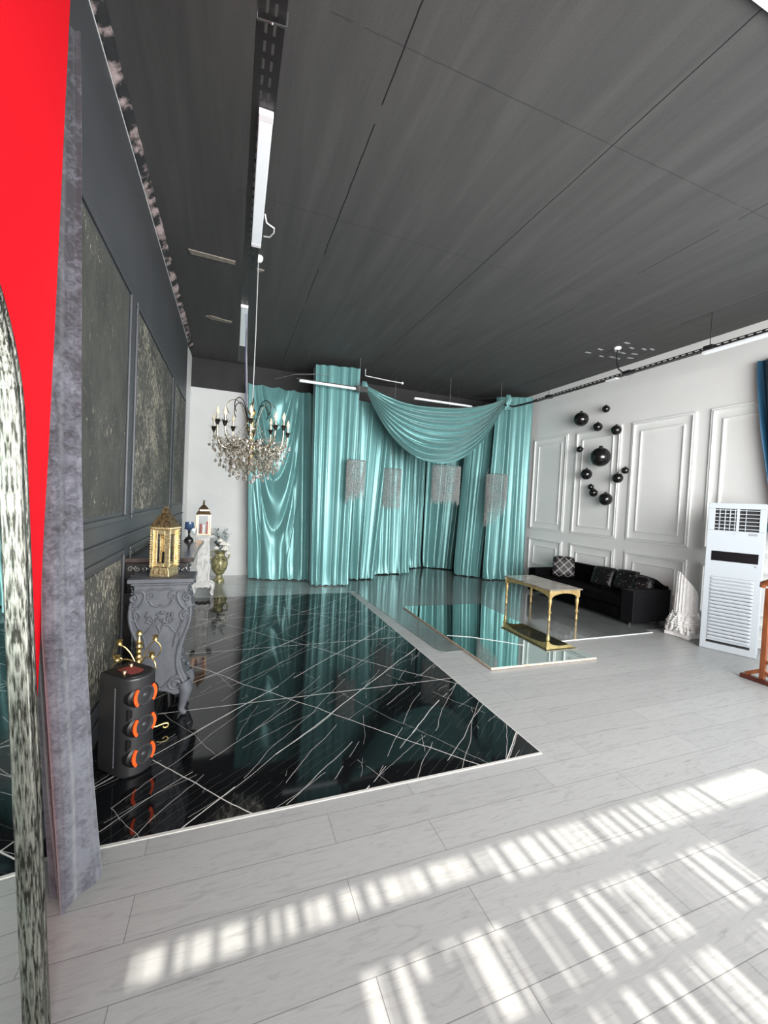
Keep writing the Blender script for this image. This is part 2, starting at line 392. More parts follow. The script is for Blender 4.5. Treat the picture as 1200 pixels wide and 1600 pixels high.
struct(MB().box(XR, XR+.15, 2.45, YN+.15, 0, ZC).box(XR, XR+.15, YW, 2.45, 3.45, ZC).box(XR, XR+.15, YW, 2.45, 0, .35).build('wall_right', 'white_wall'))
struct(MB().box(XR-.018, XR-.001, 2.45, 7.0, 0.004, .12).build('baseboard_right', 'white_trim', bevel=.004))
struct(MB().box(XL+.001, XL+.018, 1.9, 7.45, 0.004, .12).build('baseboard_left', 'charcoal', bevel=.004))
# rear wall behind the camera: window openings with bars (the bands of sun on the floor)
rw = MB().box(XL-.15, -.3, YW-.12, YW, 0, ZC).box(-.3, XR, YW-.12, YW, 0, .25).box(-.3, XR, YW-.12, YW, 3.62, ZC)
struct(rw.build('wall_rear', 'white_wall'))
wf = MB().box(-.3, XR, YW-.02, YW, 3.46, 3.62).box(-.3, XR, YW-.02, YW, 3.08, 3.23).box(-.3, 1.15, YW-.019, YW-.001, 3.23, 3.31).box(-.3, XR, YW-.02, YW, 2.68, 2.73).box(-.3, XR, YW-.02, YW, 1.2, 1.26)
for x in (-.3, .42, 1.75, 3.3, 4.7, XR-.06): wf.box(x, x+.045, YW-.018, YW-.002, .25, 3.46)
struct(wf.build('window_1', 'white_trim'))
wg = MB().box(XR+.06, XR+.1, YW, 2.45, 1.9, 1.97)
for y in (YW, 0, 1.2, 2.38): wg.box(XR+.06, XR+.1, y, y+.06, .35, 3.45)
struct(wg.build('window_2', 'white_trim'))
# unseen rear window drape: strips and solid pieces shaped to cast the sun stripes
rd = random.Random(3); sb = MB(); x = -.24
while x < 2.78:
    wd = rd.choice([.008, .012, .018, .03, .04]); 
    if not (.36 < x < .5): sb.box(x, x+wd, YW+.02, YW+.03, 2.9 if x < .4 else .1, 3.44)
    x += wd + rd.choice([.018, .025, .03, .04, .06, .075]) * (1 if x > 0.4 else 1.1)
for k in range(60):
    x = rd.uniform(.5, 2.7); sb.box(x, x+rd.uniform(.01, .045), YW+.035, YW+.045, .1, rd.uniform(2.9, 3.05))
sb.box(-.3, .42, YW+.02, YW+.04, .1, 3.12).box(2.42, 2.80, YW+.02, YW+.04, .1, 3.10).box(2.3, 3.2, YW+.05, YW+.06, .1, 3.0).box(3.2, 5.6, YW+.02, YW+.04, .1, 3.4)
struct(sb.build('window_drape', 'opaque_drape'))

# ---- right wall panel mouldings
def frame_yz(mb, x, y0, y1, z0, z1, wd, th):      # rectangular moulding on a wall facing -x / +x
    a, b = (x-th, x) if th > 0 else (x, x-th)
    mb.box(a, b, y0, y1, z1-wd, z1).box(a, b, y0, y1, z0, z0+wd).box(a, b, y0, y0+wd, z0+wd, z1-wd).box(a, b, y1-wd, y1, z0+wd, z1-wd)
n = 4
for (y0, y1) in ((2.6, 3.74), (3.93, 4.92), (5.11, 6.09), (6.29, 7.25)):
    for (z0, z1) in ((1.14, 3.075), (.25, .96)):
        mb = MB(); frame_yz(mb, XR-.001, y0, y1, z0, z1, .028, .022); frame_yz(mb, XR-.001, y0+.03, y1-.03, z0+.03, z1-.03, .014, .03)
        g = .15; frame_yz(mb, XR-.001, y0+g, y1-g, z0+g, z1-g, .022, .018)
        struct(mb.build('trim_%d' % n, 'white_trim', bevel=.005)); n += 1
# ---- left wall panels
for (y0, y1, z0, z1, mm) in ((1.95, 3.56, 1.36, 3.06, 'fleck_a'), (3.74, 5.86, 1.36, 3.06, 'fleck_b'), (6.08, 7.32, 1.36, 3.06, 'fleck_b'),
                             (1.95, 3.56, .2, 1.14, 'fleck_b'), (3.74, 5.86, .2, 1.14, 'fleck_b'), (6.08, 7.32, .2, 1.14, 'fleck_b')):
    mb = MB(); frame_yz(mb, XL+.001, y0, y1, z0, z1, .035, -.016)
    struct(mb.build('trim_%d' % n, 'charcoal', bevel=.006)); n += 1
    g = .09
    struct(MB().box(XL+.001, XL+.008, y0+g, y1-g, z0+g*.7, z1-g*.7).build('trim_%d' % n, mm)); n += 1
struct(MB().box(XL+.001, XL+.02, 1.95, 7.4, 1.23, 1.25).build('trim_%d' % n, 'charcoal', bevel=.004)); n += 1
# peeling cornice strip along the left wall
mb = MB(); mb.grid(160, 3, lambda u, v: (XL+.002+.055*v+.012*noise.noise(Vector((u*60, v*3, 0))), lerp(1.2, 7.9, u), ZC-.004-.05*(1-v)-.01*noise.noise(Vector((u*90, v*3, 5)))))
struct(mb.build('trim_%d' % n, 'raw_pink', smooth=True, solid=.004)); n += 1
struct(MB().box(XL+.001, XL+.004, 1.2, 7.45, ZC-.068, ZC-.060).build('trim_%d' % n, 'white_trim')); n += 1
# bare board patches and tape marks on the ceiling
mb = MB().prism([(-.50, 4.71), (-.05, 4.735), (-.05, 4.80), (-.48, 4.79)], ZC-.012, ZC-.001, 'xy').prism([(.13, 4.77), (.25, 4.78), (.22, 4.83), (.13, 4.81)], ZC-.012, ZC-.001, 'xy')
struct(mb.build('trim_%d' % n, 'raw_board')); n += 1
mb = MB().prism([(-.43, 6.36), (-.36, 6.31), (-.19, 6.37), (-.08, 6.38), (-.09, 6.45), (-.36, 6.43)], ZC-.012, ZC-.001, 'xy')
struct(mb.build('trim_%d' % n, 'raw_board')); n += 1
mb = MB(); rd = random.Random(5)
for (cx, cy) in ((5.33, 4.45), (5.2, 4.8), (5.45, 5.0), (5.55, 4.55), (5.62, 4.75), (5.75, 4.5), (5.8, 4.7), (5.62, 4.95), (5.85, 4.45), (5.5, 4.75), (5.75, 4.95), (5.9, 4.85), (5.15, 4.98)):
    q = rd.uniform(-.25, .25); mx = Matrix.Translation((cx, cy, 0)) @ Matrix.Rotation(q, 4, 'Z')
    mb.box(-.05, .05, -.018, .018, ZC-.004, ZC-.001, mx)
struct(mb.build('trim_%d' % n, M['cable'])); n += 1

# ------------------------------------------------------------------ curtains
def poly_at(pts, u):
    L = [0]
    for a, b in zip(pts, pts[1:]): L.append(L[-1]+(Vector(b)-Vector(a)).length)
    s = u*L[-1]
    for i in range(len(pts)-1):
        if s <= L[i+1] or i == len(pts)-2:
            t = (s-L[i])/max(1e-9, L[i+1]-L[i]); return Vector(pts[i]).lerp(Vector(pts[i+1]), min(1, max(0, t)))
def drape(top, bot, z0=(0.012, .012), n=7, amp=.035, seed=1, nu=220, nv=90, front=(0, -1), puddle=.05, gather=.4, swag=None, ztop=None, wander=.01):
    rd = random.Random(seed); ph = [rd.uniform(0, 6.28) for _ in range(12)]; fr = Vector((front[0], front[1], 0)).normalized()
    def fn(u, v):                                     # v: 0 floor, 1 top
        uu = u + wander*sin(ph[0]+v*3.1+u*5)*sin(pi*u)
        a = poly_at(bot, uu); b = poly_at(top, uu)
        p = Vector((lerp(a.x, b.x, v), lerp(a.y, b.y, v), 0))
        phase = 2*pi*(n*uu + .35*sin(2*pi*1.3*uu+ph[1]) + .25*sin(2*pi*2.9*uu+ph[2]))
        w1 = 2*abs(sin(phase/2))**.75-1 + .25*sin(phase*.5+ph[10])
        w2 = (2*abs(sin(pi*n*1.7*uu+ph[3]+.8*sin(v*2+ph[4])))**.7-1)*.10
        A = 1.25*amp*(.6+.4*(1-v))*(.6+.4*sin(ph[6]+uu*7)**2)
        if v > .93: A *= gather+(1-gather)*(1-v)/.07
        d = A*(w1*(.75+.25*sin(ph[7]+v*4+uu*7))+w2)
        z = lerp(lerp(z0[0], z0[1], u), (ztop(u) if ztop else b.z), v)
        if swag:
            d2, k = swag(u, v); d = d*(1-k)+d2
        if v < .09:
            t = (1-v/.09); d += puddle*t*t*(.7+.5*sin(phase*.5+ph[8])); z += .02*t*abs(sin(phase*1.0+ph[9]))*t
        p += fr*d; p.z = z; return tuple(p)
    return MB().grid(nu, nv, fn)
C = {}
def u_swag(u, v):
    # three soft U shaped drops hanging from the top pins
    k = math.exp(-((u-.44)/.27)**4)*min(1, max(0, v-.06)*4)*min(1, (1-v)*9+.15)
    q = v*3.6 - .95*((u-.44)/.25)**2
    d = .075*(2*abs(sin(q*pi/.95+.3+.25*sin(u*9)))**.8-1)*k*(.45+.55*v) + .012*sin(q*9+u*4)*k
    return d, k
def ztop1(u): return lerp(3.66, 3.60, u)-.035*abs(sin(u*pi*4.2+.3))
def mk(name, label, **kw):
    mb = drape(**kw); o = mb.build('satin_curtain', 'teal', smooth=180, fix=False); tag(o, label, 'curtain'); return o
mk('c1', 'teal satin curtain with U shaped drooping folds, leftmost, hanging beside the white wall', bot=[(.34, 8.05, 0), (1.46, 7.72, 0)], top=[(.22, 8.05, 3.66), (1.40, 7.95, 3.6)], n=4, amp=.045, seed=4, swag=u_swag, ztop=ztop1, gather=.7)
mk('c2', 'tall teal curtain column reaching nearly to the ceiling, crossed by a tube lamp', bot=[(1.40, 7.55, 0), (1.39, 7.28, 0), (2.06, 7.20, 0), (2.12, 7.45, 0)], top=[(1.32, 7.55, 3.93), (1.31, 7.25, 3.93), (2.12, 7.2, 3.97), (2.14, 7.5, 3.97)], n=6, amp=.042, seed=9, wander=.004, gather=1)
mk('c3', 'teal curtain just right of the tall curtain column, right edge swinging left low down', bot=[(2.16, 7.75, 0), (2.76, 7.76, 0)], top=[(2.1, 7.6, 3.5), (3.05, 7.78, 3.5)], n=4, amp=.05, seed=12)
mk('c4', 'teal satin curtain hanging behind the second bead chandelier from the left', bot=[(2.85, 8.2, 0), (3.74, 8.25, 0)], top=[(2.8, 8.15, 3.52), (3.72, 8.25, 3.52)], n=4, amp=.05, seed=15)
mk('c5', 'narrow teal satin curtain at the back of the niche, just left of the dark slit', bot=[(3.72, 8.75, 0), (4.40, 9.02, 0)], top=[(3.7, 8.6, 3.5), (4.40, 9.0, 3.5)], n=4, amp=.05, seed=18)
mk('c6', 'shaded teal satin curtain at the back of the niche, just right of the dark slit', bot=[(4.45, 9.05, 0), (5.05, 8.62, 0)], top=[(4.42, 9.0, 3.5), (5.4, 8.6, 3.5)], n=4, amp=.05, seed=21)
mk('c7', 'teal curtain on the right side of the niche, right of the widest bead chandelier', bot=[(4.75, 8.02, 0), (5.14, 7.62, 0)], top=[(4.92, 8.0, 3.6), (5.42, 7.7, 3.6)], n=3, amp=.055, seed=24)
mk('c8', 'teal satin curtain at the far right, meeting the panelled white wall', bot=[(5.08, 7.42, 0), (5.5, 7.32, 0), (6.03, 7.25, 0)], top=[(5.22, 7.42, 3.92), (6.03, 7.25, 3.98)], n=5, amp=.048, seed=27, wander=.02)

# swag between the two upper corners
def swag_fn(s, r):
    A = Vector((2.15, 7.06, 3.60)); B = Vector((5.2, 7.02, 3.77))
    r_ = max(0, r + .018*sin(s*7+r*9))
    sag = lerp(.26, 1.33, r_**.92)
    q = 1-abs(2*s-1)**2.25
    p = A.lerp(B, s)
    sp = .10*(r-.5)*(1-q)                     # gathered at the pins
    z = p.z - sag*q - sp
    env = max(0, sin(pi*s))**.45
    ph = r_*2*pi*8.5 + 1.3*sin(s*3.3+r*4)
    d = env*(.055*math.copysign(abs(sin(ph))**.8, sin(ph)) + .02*sin(ph*2.1+s*5))
    x = p.x + .05*(1-q)*(1 if s < .5 else -1)*r
    y = p.y - d - .16*sin(pi*s)*sin(pi*min(1, r*.9))
    return (x, y, z + .35*d*0)
sw = thing('curtain_swag', 'teal satin swag looped between two upper corners above the curtained niche', 'curtain swag', (2.15, 7.06, 3.6))
sw.location = (0, 0, 0)
MB().grid(200, 170, swag_fn).build('swag_cloth', 'teal', sw, smooth=180, fix=False)
kb = MB(); rd = random.Random(2)
for i in range(7):
    a = i*.9; kb.tube([(5.2+.035*cos(a), 7.0+.03*sin(a), 3.86), (5.22+.05*cos(a+.5), 6.98+.04*sin(a+.5), 3.77), (5.2+.035*cos(a+.8), 6.99, 3.68), (5.2+.05*cos(a+1), 7.0+.03*sin(a), 3.57)], [.012, .028, .022, .03], 8)
kb.build('knot', 'teal', sw, smooth=True)
kb = MB()
for i in range(6):
    a = i*1.05; kb.tube([(2.15+.03*cos(a), 7.05+.03*sin(a), 3.70), (2.16+.04*cos(a+.5), 7.04+.03*sin(a+.5), 3.62), (2.17+.03*cos(a), 7.04, 3.54)], [.012, .026, .022], 8)
kb.build('knot', 'teal', sw, smooth=True)

# grey crushed velvet curtain, red panel, arched mirror at the left
def velvet_fn(u, v):
    a = u*pi*1.15-.15
    K = ((0, -.518, 1.84, .068), (.3, -.607, 1.90, .072), (.5, -.640, 1.95, .066), (.92, -.674, 2.02, .056), (1.01, -.68, 2.03, .05))
    for a_, b_ in zip(K, K[1:]):
        if v <= b_[0]: break
    t_ = (v-a_[0])/(b_[0]-a_[0]); cx, cy, w_ = (lerp(a_[i], b_[i], t_) for i in (1, 2, 3))
    rr = 1+.16*sin(u*pi*5+.4+.5*sin(v*3))*(.5+.5*(1-v)) + .06*sin(u*pi*11+v*4)
    x = cx - w_*cos(a)*rr; y = cy - .055*sin(a)*rr + .02*sin(u*9+v*2)
    if u < .5 and v < .06: x -= .0
    z = lerp(-.0, 3.36, v)+.03
    if v < .12: x += .012*(1-v/.12)*sin(u*8)
    z = z + (.012 if u > .5 else -.015)*(1-v)
    return (x, y, max(.008, z))
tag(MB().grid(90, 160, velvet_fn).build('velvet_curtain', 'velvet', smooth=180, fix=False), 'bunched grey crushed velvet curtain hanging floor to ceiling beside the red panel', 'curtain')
tag(MB().prism([(-1.1, .002), (1.79, .002), (2.0, ZC-.003), (-1.1, ZC-.003)], -.665, -.645, 'yz').build('red_panel', 'red'), 'bright red floor to ceiling panel behind the arched mirror', 'panel')
# mirror
MR, MZC, MY = .60, 1.75, .81
mr = thing('arched_mirror', 'tall arched mirror with worn silver and black frame leaning at the left edge', 'mirror', (-.432, MY, 0.003))
mr.rotation_euler = (0, radians(-3.0), 0)
def arch(off, n=40):
    R_ = MR-off; pts = [(R_, 0.0+off)]
    for i in range(n+1): a = pi*i/n; pts.append((R_*cos(a), MZC+R_*sin(a)))
    pts.append((-R_, 0.0+off)); return pts
def ring(o0, o1, x0, x1, name, m, bev=.0):
    A = arch(o0); B = arch(o1); k = len(A); mb = MB()
    vs = [(x0, a, b) for a, b in A]+[(x0, a, b) for a, b in B]+[(x1, a, b) for a, b in A]+[(x1, a, b) for a, b in B]; fs = []
    for i in range(k):
        j = (i+1) % k
        fs += [(i, j, k+j, k+i), (2*k+i, 3*k+i, 3*k+j, 2*k+j), (i, 2*k+i, 2*k+j, j), (k+i, k+j, 3*k+j, 3*k+i)]
    mb.add(vs, fs); return mb.build(name, m, mr, smooth=35, bevel=bev)
ring(0, .030, -.055, -.012, 'outer_frame', 'black_gloss', .004)
ring(.030, .044, -.055, .0, 'silver_frame', 'silver_old', .004)
ring(.048, .058, -.055, -.006, 'silver_frame', 'silver_old', .004)
ring(.062, .082, -.055, .004, 'silver_frame', 'silver_old', .006)
MB().prism(arch(.07), -.03, -.022, 'yz').build('mirror_glass', 'mirror', mr)

# ------------------------------------------------------------------ cable trays, lamps, wires
def tray(root, a, b, wd, slot=.05, gap=.03, pname='tray'):
    a = Vector(a); b = Vector(b); L = (b-a).length; mx = Matrix.Translation(a) @ (b-a).to_track_quat('X', 'Z').to_matrix().to_4x4()
    mb = MB(); h = .035
    for y in (-wd/2, wd/2):
        mb.box(0, L, y-.0015, y+.0015, h*.68, h, mx).box(0, L, y-.0015, y+.0015, 0, h*.34, mx)
    mb.box(0, L, -wd/2, -wd/6-.005, -.001, .002, mx).box(0, L, wd/6+.005, wd/2, -.001, .002, mx).box(0, L, -.012, .012, -.001, .002, mx)
    x = 0
    while x < L:
        for y in (-wd/2, wd/2): mb.box(x, x+gap, y-.0015, y+.0015, h*.34, h*.68, mx)
        mb.box(x, x+gap, -wd/6-.006, -.011, -.001, .002, mx).box(x, x+gap, .011, wd/6+.006, -.001, .002, mx)
        x += slot+gap
    return mb.build(pname, 'black_metal', root)
def batten(loc, a, b, wd, label, dz=.03):
    t = thing('tube_lamp', label, 'ceiling lamp', (0, 0, 0)); a = Vector(a); b = Vector(b); L = (b-a).length
    mx = Matrix.Translation(a) @ (b-a).to_track_quat('X', 'Z').to_matrix().to_4x4()
    MB().box(.045, L-.045, -wd/2, wd/2, 0, dz, mx).build('diffuser', 'lamp_white', t, bevel=.004)
    for x in (0, L-.045): MB().box(x, x+.045, -wd/2-.001, wd/2+.001, -.001, dz+.001, mx).build('end_cap', 'white_plastic', t, bevel=.003)
    MB().box(.02, L-.02, -wd/2+.01, wd/2-.01, dz, dz+.008, mx).build('housing', 'white_plastic', t)
    return t
ZT = 3.6
tl = thing('cable_tray', 'black perforated cable tray running overhead along the left side of the ceiling', 'cable tray')
tray(tl, (.088, .9, ZT+.012), (.075, 6.7, ZT+.012), .115)
for y in (1.2, 1.865, 3.6, 5.1, 6.4):
    for x in (.04, .14): MB().tube([(x, y, ZT+.02), (x, y, ZC)], .003, 6).build('rod', 'black_metal', tl)
MB().tube([(.135, 1.0, ZT+.03), (.13, 2.3, ZT+.028), (.132, 3.9, ZT+.03), (.12, 6.6, ZT+.03)], .006, 6).build('cable', 'white_plastic', tl)
MB().bar((.03, 1.875, ZT-.012), (.152, 1.86, ZT-.012), .008, .004).ball((.09, 1.867, ZT-.014), .006, 8, 6).bar((.03, 1.875, ZT-.012), (.03, 1.875, ZT+.05), .008, .004, (1, 0, 0)).bar((.152, 1.86, ZT-.012), (.152, 1.86, ZT+.05), .008, .004, (1, 0, 0)).build('clip', 'steel', tl)
MB().tube([(.155, 3.15, ZT+.02)]+[(x, 3.2, z) for x, z in ((.17, ZT-.005), (.2, ZT-.02), (.225, ZT-.03))]+[(.228, 3.26, ZT-.03), (.205, 3.34, ZT-.02), (.165, 3.4, ZT+.01)], .005, 6).build('cable', 'white_plastic', tl)
batten(None, (.1, 2.30, ZT-.022), (.113, 3.52, ZT-.022), .072, 'large pale tube lamp under the left cable tray, nearest the viewer')
batten(None, (.06, 4.68, ZT-.022), (.065, 5.90, ZT-.022), .072, 'smaller looking tube lamp further along the left cable tray, above the chandelier')
batten(None, (1.0, 7.02, 3.525), (2.10, 7.02, 3.525), .05, 'thin white tube lamp crossing in front of the tall teal curtain column')
batten(None, (3.30, 7.42, 3.62), (4.62, 7.42, 3.62), .05, 'thin white tube lamp hanging behind the teal swag')
tb = thing('lamp_rail', 'black rail bracket above the tube lamp at the tall teal curtain', 'bracket')
MB().box(.95, 2.2, 7.005, 7.035, 3.565, 3.58).box(1.98, 2.2, 6.99, 7.05, 3.50, 3.60).build('rail', 'black_metal', tb)
for x in (1.1, 2.0): MB().tube([(x, 7.02, 3.58), (x, 7.02, ZC)], .003, 6).build('rod', 'black_metal', tb)
for x in (3.6, 4.3):
    tag(MB().tube([(x, 7.42, 3.66), (x, 7.42, ZC)], .003, 6).build('hanging_rod', 'black_metal'), 'thin black rod holding the tube lamp behind the swag, %s' % ('left one' if x < 4 else 'right one'), 'rod')
tr = thing('cable_tray', 'black perforated cable tray running along the right wall above the black balls', 'cable tray')
ZR = 3.622
tray(tr, (5.385, 1.5, ZR), (5.375, 6.4, ZR), .07)
MB().tube([(5.375, 6.38, ZR+.015), (5.36, 6.7, ZR+.015), (5.3, 6.93, ZR+.01), (5.18, 7.0, ZR+.02), (5.1, 6.95, ZR+.03)], .02, 8).build('end_conduit', 'black_metal', tr, smooth=True)
for y in (3.347, 6.04): MB().tube([(5.377, y, ZR+.03), (5.377, y, ZC)], .005, 6).box(5.33, 5.43, y-.05, y+.05, ZR-.004, ZR+.045).build('hanger_rod', 'black_metal', tr)
MB().tube([(5.363, 4.634, ZC-.03), (5.363, 4.634, 3.86), (5.368, 4.60, 3.74), (5.372, 4.52, 3.66), (5.375, 4.44, ZR+.03)], .010, 8).box(5.33, 5.42, 4.38, 4.5, ZR-.004, ZR+.045).build('drop_conduit', 'black_metal', tr)
MB().lathe([(.05, ZC-.001), (.05, ZC-.02), (.035, ZC-.035)], 20, Matrix.Translation((5.363, 4.634, 0))).build('junction_box', 'white_plastic', tr, smooth=True)
MB().box(5.345, 5.415, 4.62, 4.80, ZR-.02, ZR-.004).build('end_cap', 'white_plastic', tr)
batten(None, (5.39, 2.2, ZR-.04), (5.38, 3.42, ZR-.04), .06, 'white tube lamp under the right hand cable tray, at the right edge of the frame')
jb = thing('ceiling_mount', 'round white junction box on the ceiling above the chandelier', 'ceiling mount', (.177, 4.55, ZC))
MB().lathe([(.045, -.001), (.045, -.025), (.03, -.05), (.012, -.055)], 20).build('box', 'white_plastic', jb, smooth=True)
tag(MB().tube([(.7, 8.2, 3.83), (1.0, 7.5, 3.78), (1.5, 7.0, 3.72)], .005, 5).build('wire', 'cable'), 'thin wire strung near the ceiling above the leftmost teal curtain', 'wire')
tag(MB().tube([(2.3, 7.5, ZC), (2.3, 7.5, 3.95), (2.7, 7.5, 3.93), (3.05, 7.5, 3.92)], .008, 5).ball((3.07, 7.5, 3.92), .025, 8, 6).build('pipe_stub', 'white_plastic'), 'short pipe with a white end near the ceiling beside the tall curtain column', 'pipe')
tag(MB().tube([(4.1, 7.3, 3.85), (4.7, 7.3, 3.78), (5.1, 7.1, 3.83), (5.2, 7.05, 3.88)], .006, 5).build('wire', 'black_metal'), 'dark wire leading to the right end of the teal swag', 'wire')

# ------------------------------------------------------------------ chandelier
CX, CY = .172, 4.55
ch = thing('chandelier', 'antique metal chandelier with candle bulbs and strings of crystal drops', 'chandelier', (CX, CY, 0))
MB().tube([(.0, 0, 2.52), (.006, 0, 3.3), (.004, 0, ZC-.05)], .0055, 8).build('hanging_cord', 'cable', ch)
MB().tube([(-.06, .05, 2.5), (-.085, .2, 3.1), (-.09, .3, ZT+.02)], .0045, 6).build('power_cable', 'purple_cable', ch)
MB().tube([(-.05, -.02, 2.5), (-.075, .1, 3.1), (-.075, .5, ZT+.02)], .0045, 6).build('power_cable', 'cable', ch)
MB().lathe([(.006, 2.56), (.02, 2.54), (.012, 2.5), (.035, 2.47), (.04, 2.45), (.018, 2.42), (.022, 2.3), (.016, 2.2), (.03, 2.12), (.035, 2.08), (.02, 2.05), (.04, 2.02), (.03, 1.97), (.008, 1.92)][::-1], 16).build('stem', 'gold', ch, smooth=True)
MB().lathe([(.045, 2.30), (.055, 2.29), (.05, 2.26), (.03, 2.24)][::-1], 20).build('hub', 'antique_metal', ch, smooth=True)
rd = random.Random(11)
NA = 10
for k in range(NA):
    a = 2*pi*k/NA+.25; ca, sa = cos(a), sin(a); R1 = .40 if k % 2 == 0 else .34; zt = 2.29 if k % 2 == 0 else 2.33
    P = lambda r, z: (r*ca, r*sa, z)
    pts = [P(r, z) for r, z in bez((.03, 2.06), (.12, 2.32), (.16, 2.0), (.27, 2.06), 10)+bez((.27, 2.06), (.33, 2.085), (R1, 2.15), (R1, zt-.03), 8)[1:]]
    arm = MB().tube(pts, .0085, 8).build('arm', 'antique_metal', ch, smooth=True)
    lv = MB()
    for q in range(6):
        b = q*pi/3; lv.add([P(R1, zt-.03), (R1*ca+.022*cos(b-.35), R1*sa+.022*sin(b-.35), zt-.015), (R1*ca+.055*cos(b), R1*sa+.055*sin(b), zt+.012), (R1*ca+.022*cos(b+.35), R1*sa+.022*sin(b+.35), zt-.015)], [(0, 1, 2, 3)])
    lv.lathe([(.008, zt-.05), (.02, zt-.02), (.014, zt+.005)], 10, Matrix.Translation((R1*ca, R1*sa, 0)))
    lv.build('drip_cup', 'dark_leaf', ch, solid=.003)
    MB().lathe([(.011, zt), (.011, zt+.05), (.008, zt+.052)], 10, Matrix.Translation((R1*ca, R1*sa, 0))).build('candle_sleeve', 'antique_metal', ch, smooth=True)
    MB().lathe([(.008, zt+.05), (.017, zt+.07), (.019, zt+.09), (.013, zt+.115), (.001, zt+.142)], 12, Matrix.Translation((R1*ca, R1*sa, 0))).build('bulb', 'bulb', ch, smooth=True)
for k in range(8):
    a = 2*pi*k/8; ca, sa = cos(a), sin(a)
    pts = [(r*ca, r*sa, z) for r, z in bez((.03, 2.2), (.06, 2.34), (.08, 2.56), (.17, 2.57), 10)+bez((.17, 2.57), (.25, 2.57), (.27, 2.46), (.22, 2.42), 8)[1:]]
    MB().tube(pts, .005, 6).build('scroll', 'dark_leaf' if k % 2 else 'antique_metal', ch, smooth=True)
# crystals: shared drop meshes
def drop_mesh(nm, m, L, R_):
    o = MB().lathe([(.0006, 0), (.001, -.01), (R_*.55, -.012-L*.25), (R_, -.012-L*.62), (R_*.6, -.012-L*.85), (.0006, -.012-L)][::-1], 6).build(nm, m, ch); return o
d_a = drop_mesh('crystal_drop', 'clear_crystal', .055, .016); d_b = drop_mesh('crystal_drop', 'smoke_crystal', .045, .015); d_c = drop_mesh('crystal_drop', 'smoke_crystal', .03, .018)
protos = [d_a, d_b, d_c, d_b]
spots = []; strings = MB()
for ring_r, z, cnt in ((.37, 2.06, 12), (.33, 1.99, 16), (.29, 1.93, 16), (.24, 1.87, 15), (.19, 1.83, 13), (.13, 1.80, 10), (.07, 1.775, 7), (.01, 1.76, 1), (.41, 2.13, 10)):
    for k in range(cnt):
        a = 2*pi*k/cnt+ring_r*9+rd.uniform(-.08, .08); rr = ring_r+rd.uniform(-.012, .012); zz = z+rd.uniform(-.025, .025)
        spots.append((rr*cos(a), rr*sin(a), zz))
        ztop = zz+rd.uniform(.05, .16); m_ = 6
        strings.tube([(rr*cos(a), rr*sin(a), zz), (rr*cos(a), rr*sin(a), ztop)], .0012, 4)
spots.sort(key=lambda p: p[1])
for i, p in enumerate(spots[:97]):
    src = protos[i % 4]
    if i < 3: o = src
    else: o = src.copy(); COL.objects.link(o)
    o.location = p; o.rotation_euler = (rd.uniform(-.1, .1), rd.uniform(-.1, .1), rd.uniform(0, 3))
strings.build('strings', 'antique_metal', ch)['kind'] = 'stuff'
st = MB()
for p in spots[97:]: st.ball((p[0], p[1], p[2]-.03), .014, 6, 4, (1, 1, 1.6))
MB().lathe([(.02, 2.0), (.08, 2.03), (.085, 2.05), (.02, 2.06)], 20).build('bowl', 'antique_metal', ch, smooth=True)
for k in range(1000):
    t = rd.random(); a = rd.uniform(0, 2*pi); z = lerp(1.84, 2.14, t**.8); rr = lerp(.20, .38, t**.6)*math.sqrt(rd.random())
    s_ = rd.uniform(.006, .013); st.ball((rr*cos(a), rr*sin(a), z), s_, 6, 4, (1, 1, rd.choice([1, 1, 1.8])))
o = st.build('crystal_beads', 'smoke_crystal', ch); o['kind'] = 'stuff'
mg = MB()
for q in range(10):                                    # festoons of small beads below the arms
    a0 = 2*pi*q/10+.25; a1 = a0+2*pi/10
    for i in range(13):
        t = i/12; a = lerp(a0, a1, t); rr = .37; z = 2.20-.14*(1-(2*t-1)**2); mg.ball((rr*cos(a), rr*sin(a), z), .008, 6, 4)
    for i in range(16):
        t = i/15; rr = lerp(.05, .36, t); z = 2.36-.18*t-.10*sin(pi*t); mg.ball((rr*cos(a0), rr*sin(a0), z), .007, 6, 4)
o = mg.build('bead_festoons', 'smoke_crystal', ch); o['kind'] = 'stuff'

# ------------------------------------------------------------------ bead chandeliers
def beads(cx, cy, zt, R_, L0, L1, label, ragged=.08, n=60, ceil=ZC):
    t = thing('bead_chandelier', label, 'bead chandelier', (cx, cy, 0), 0, None)
    MB().tube([(R_*cos(2*pi*i/36), R_*sin(2*pi*i/36)*.8, zt) for i in range(36)], .006, 6, True).build('ring', 'steel', t)
    w_ = MB()
    for q in range(3):
        a = q*2*pi/3+.5; w_.tube([(R_*cos(a), R_*sin(a)*.8, zt), (0, 0, zt+.35)], .0015, 4)
    w_.tube([(0, 0, zt+.35), (0, 0, ceil)], .0015, 4); w_.build('wire', 'cable', t)
    rd = random.Random(int(cx*100)); mb = MB(); hx = [(0, 1), (.87, -.5), (-.87, -.5)]
    for i in range(n):
        a = 2*pi*i/n; bx, by = R_*cos(a), R_*sin(a)*.8; L = lerp(L0, L1, (cos(a)+1)/2)+rd.uniform(-ragged, ragged*.3); z = zt; s_ = .0095
        while z > zt-L:
            z2 = z-.0135; o_ = rd.uniform(-.0015, .0015)
            vs = [(bx+o_, by, z)]+[(bx+o_+hx_*s_, by+hy_*s_, (z+z2)/2) for hx_, hy_ in hx]+[(bx+o_, by, z2)]
            mb.add(vs, [(0, 1, 2), (0, 2, 3), (0, 3, 1), (4, 2, 1), (4, 3, 2), (4, 1, 3)]); z = z2-.003
    o = mb.build('bead_strands', 'bead', t, fix=False); o['kind'] = 'stuff'; return t
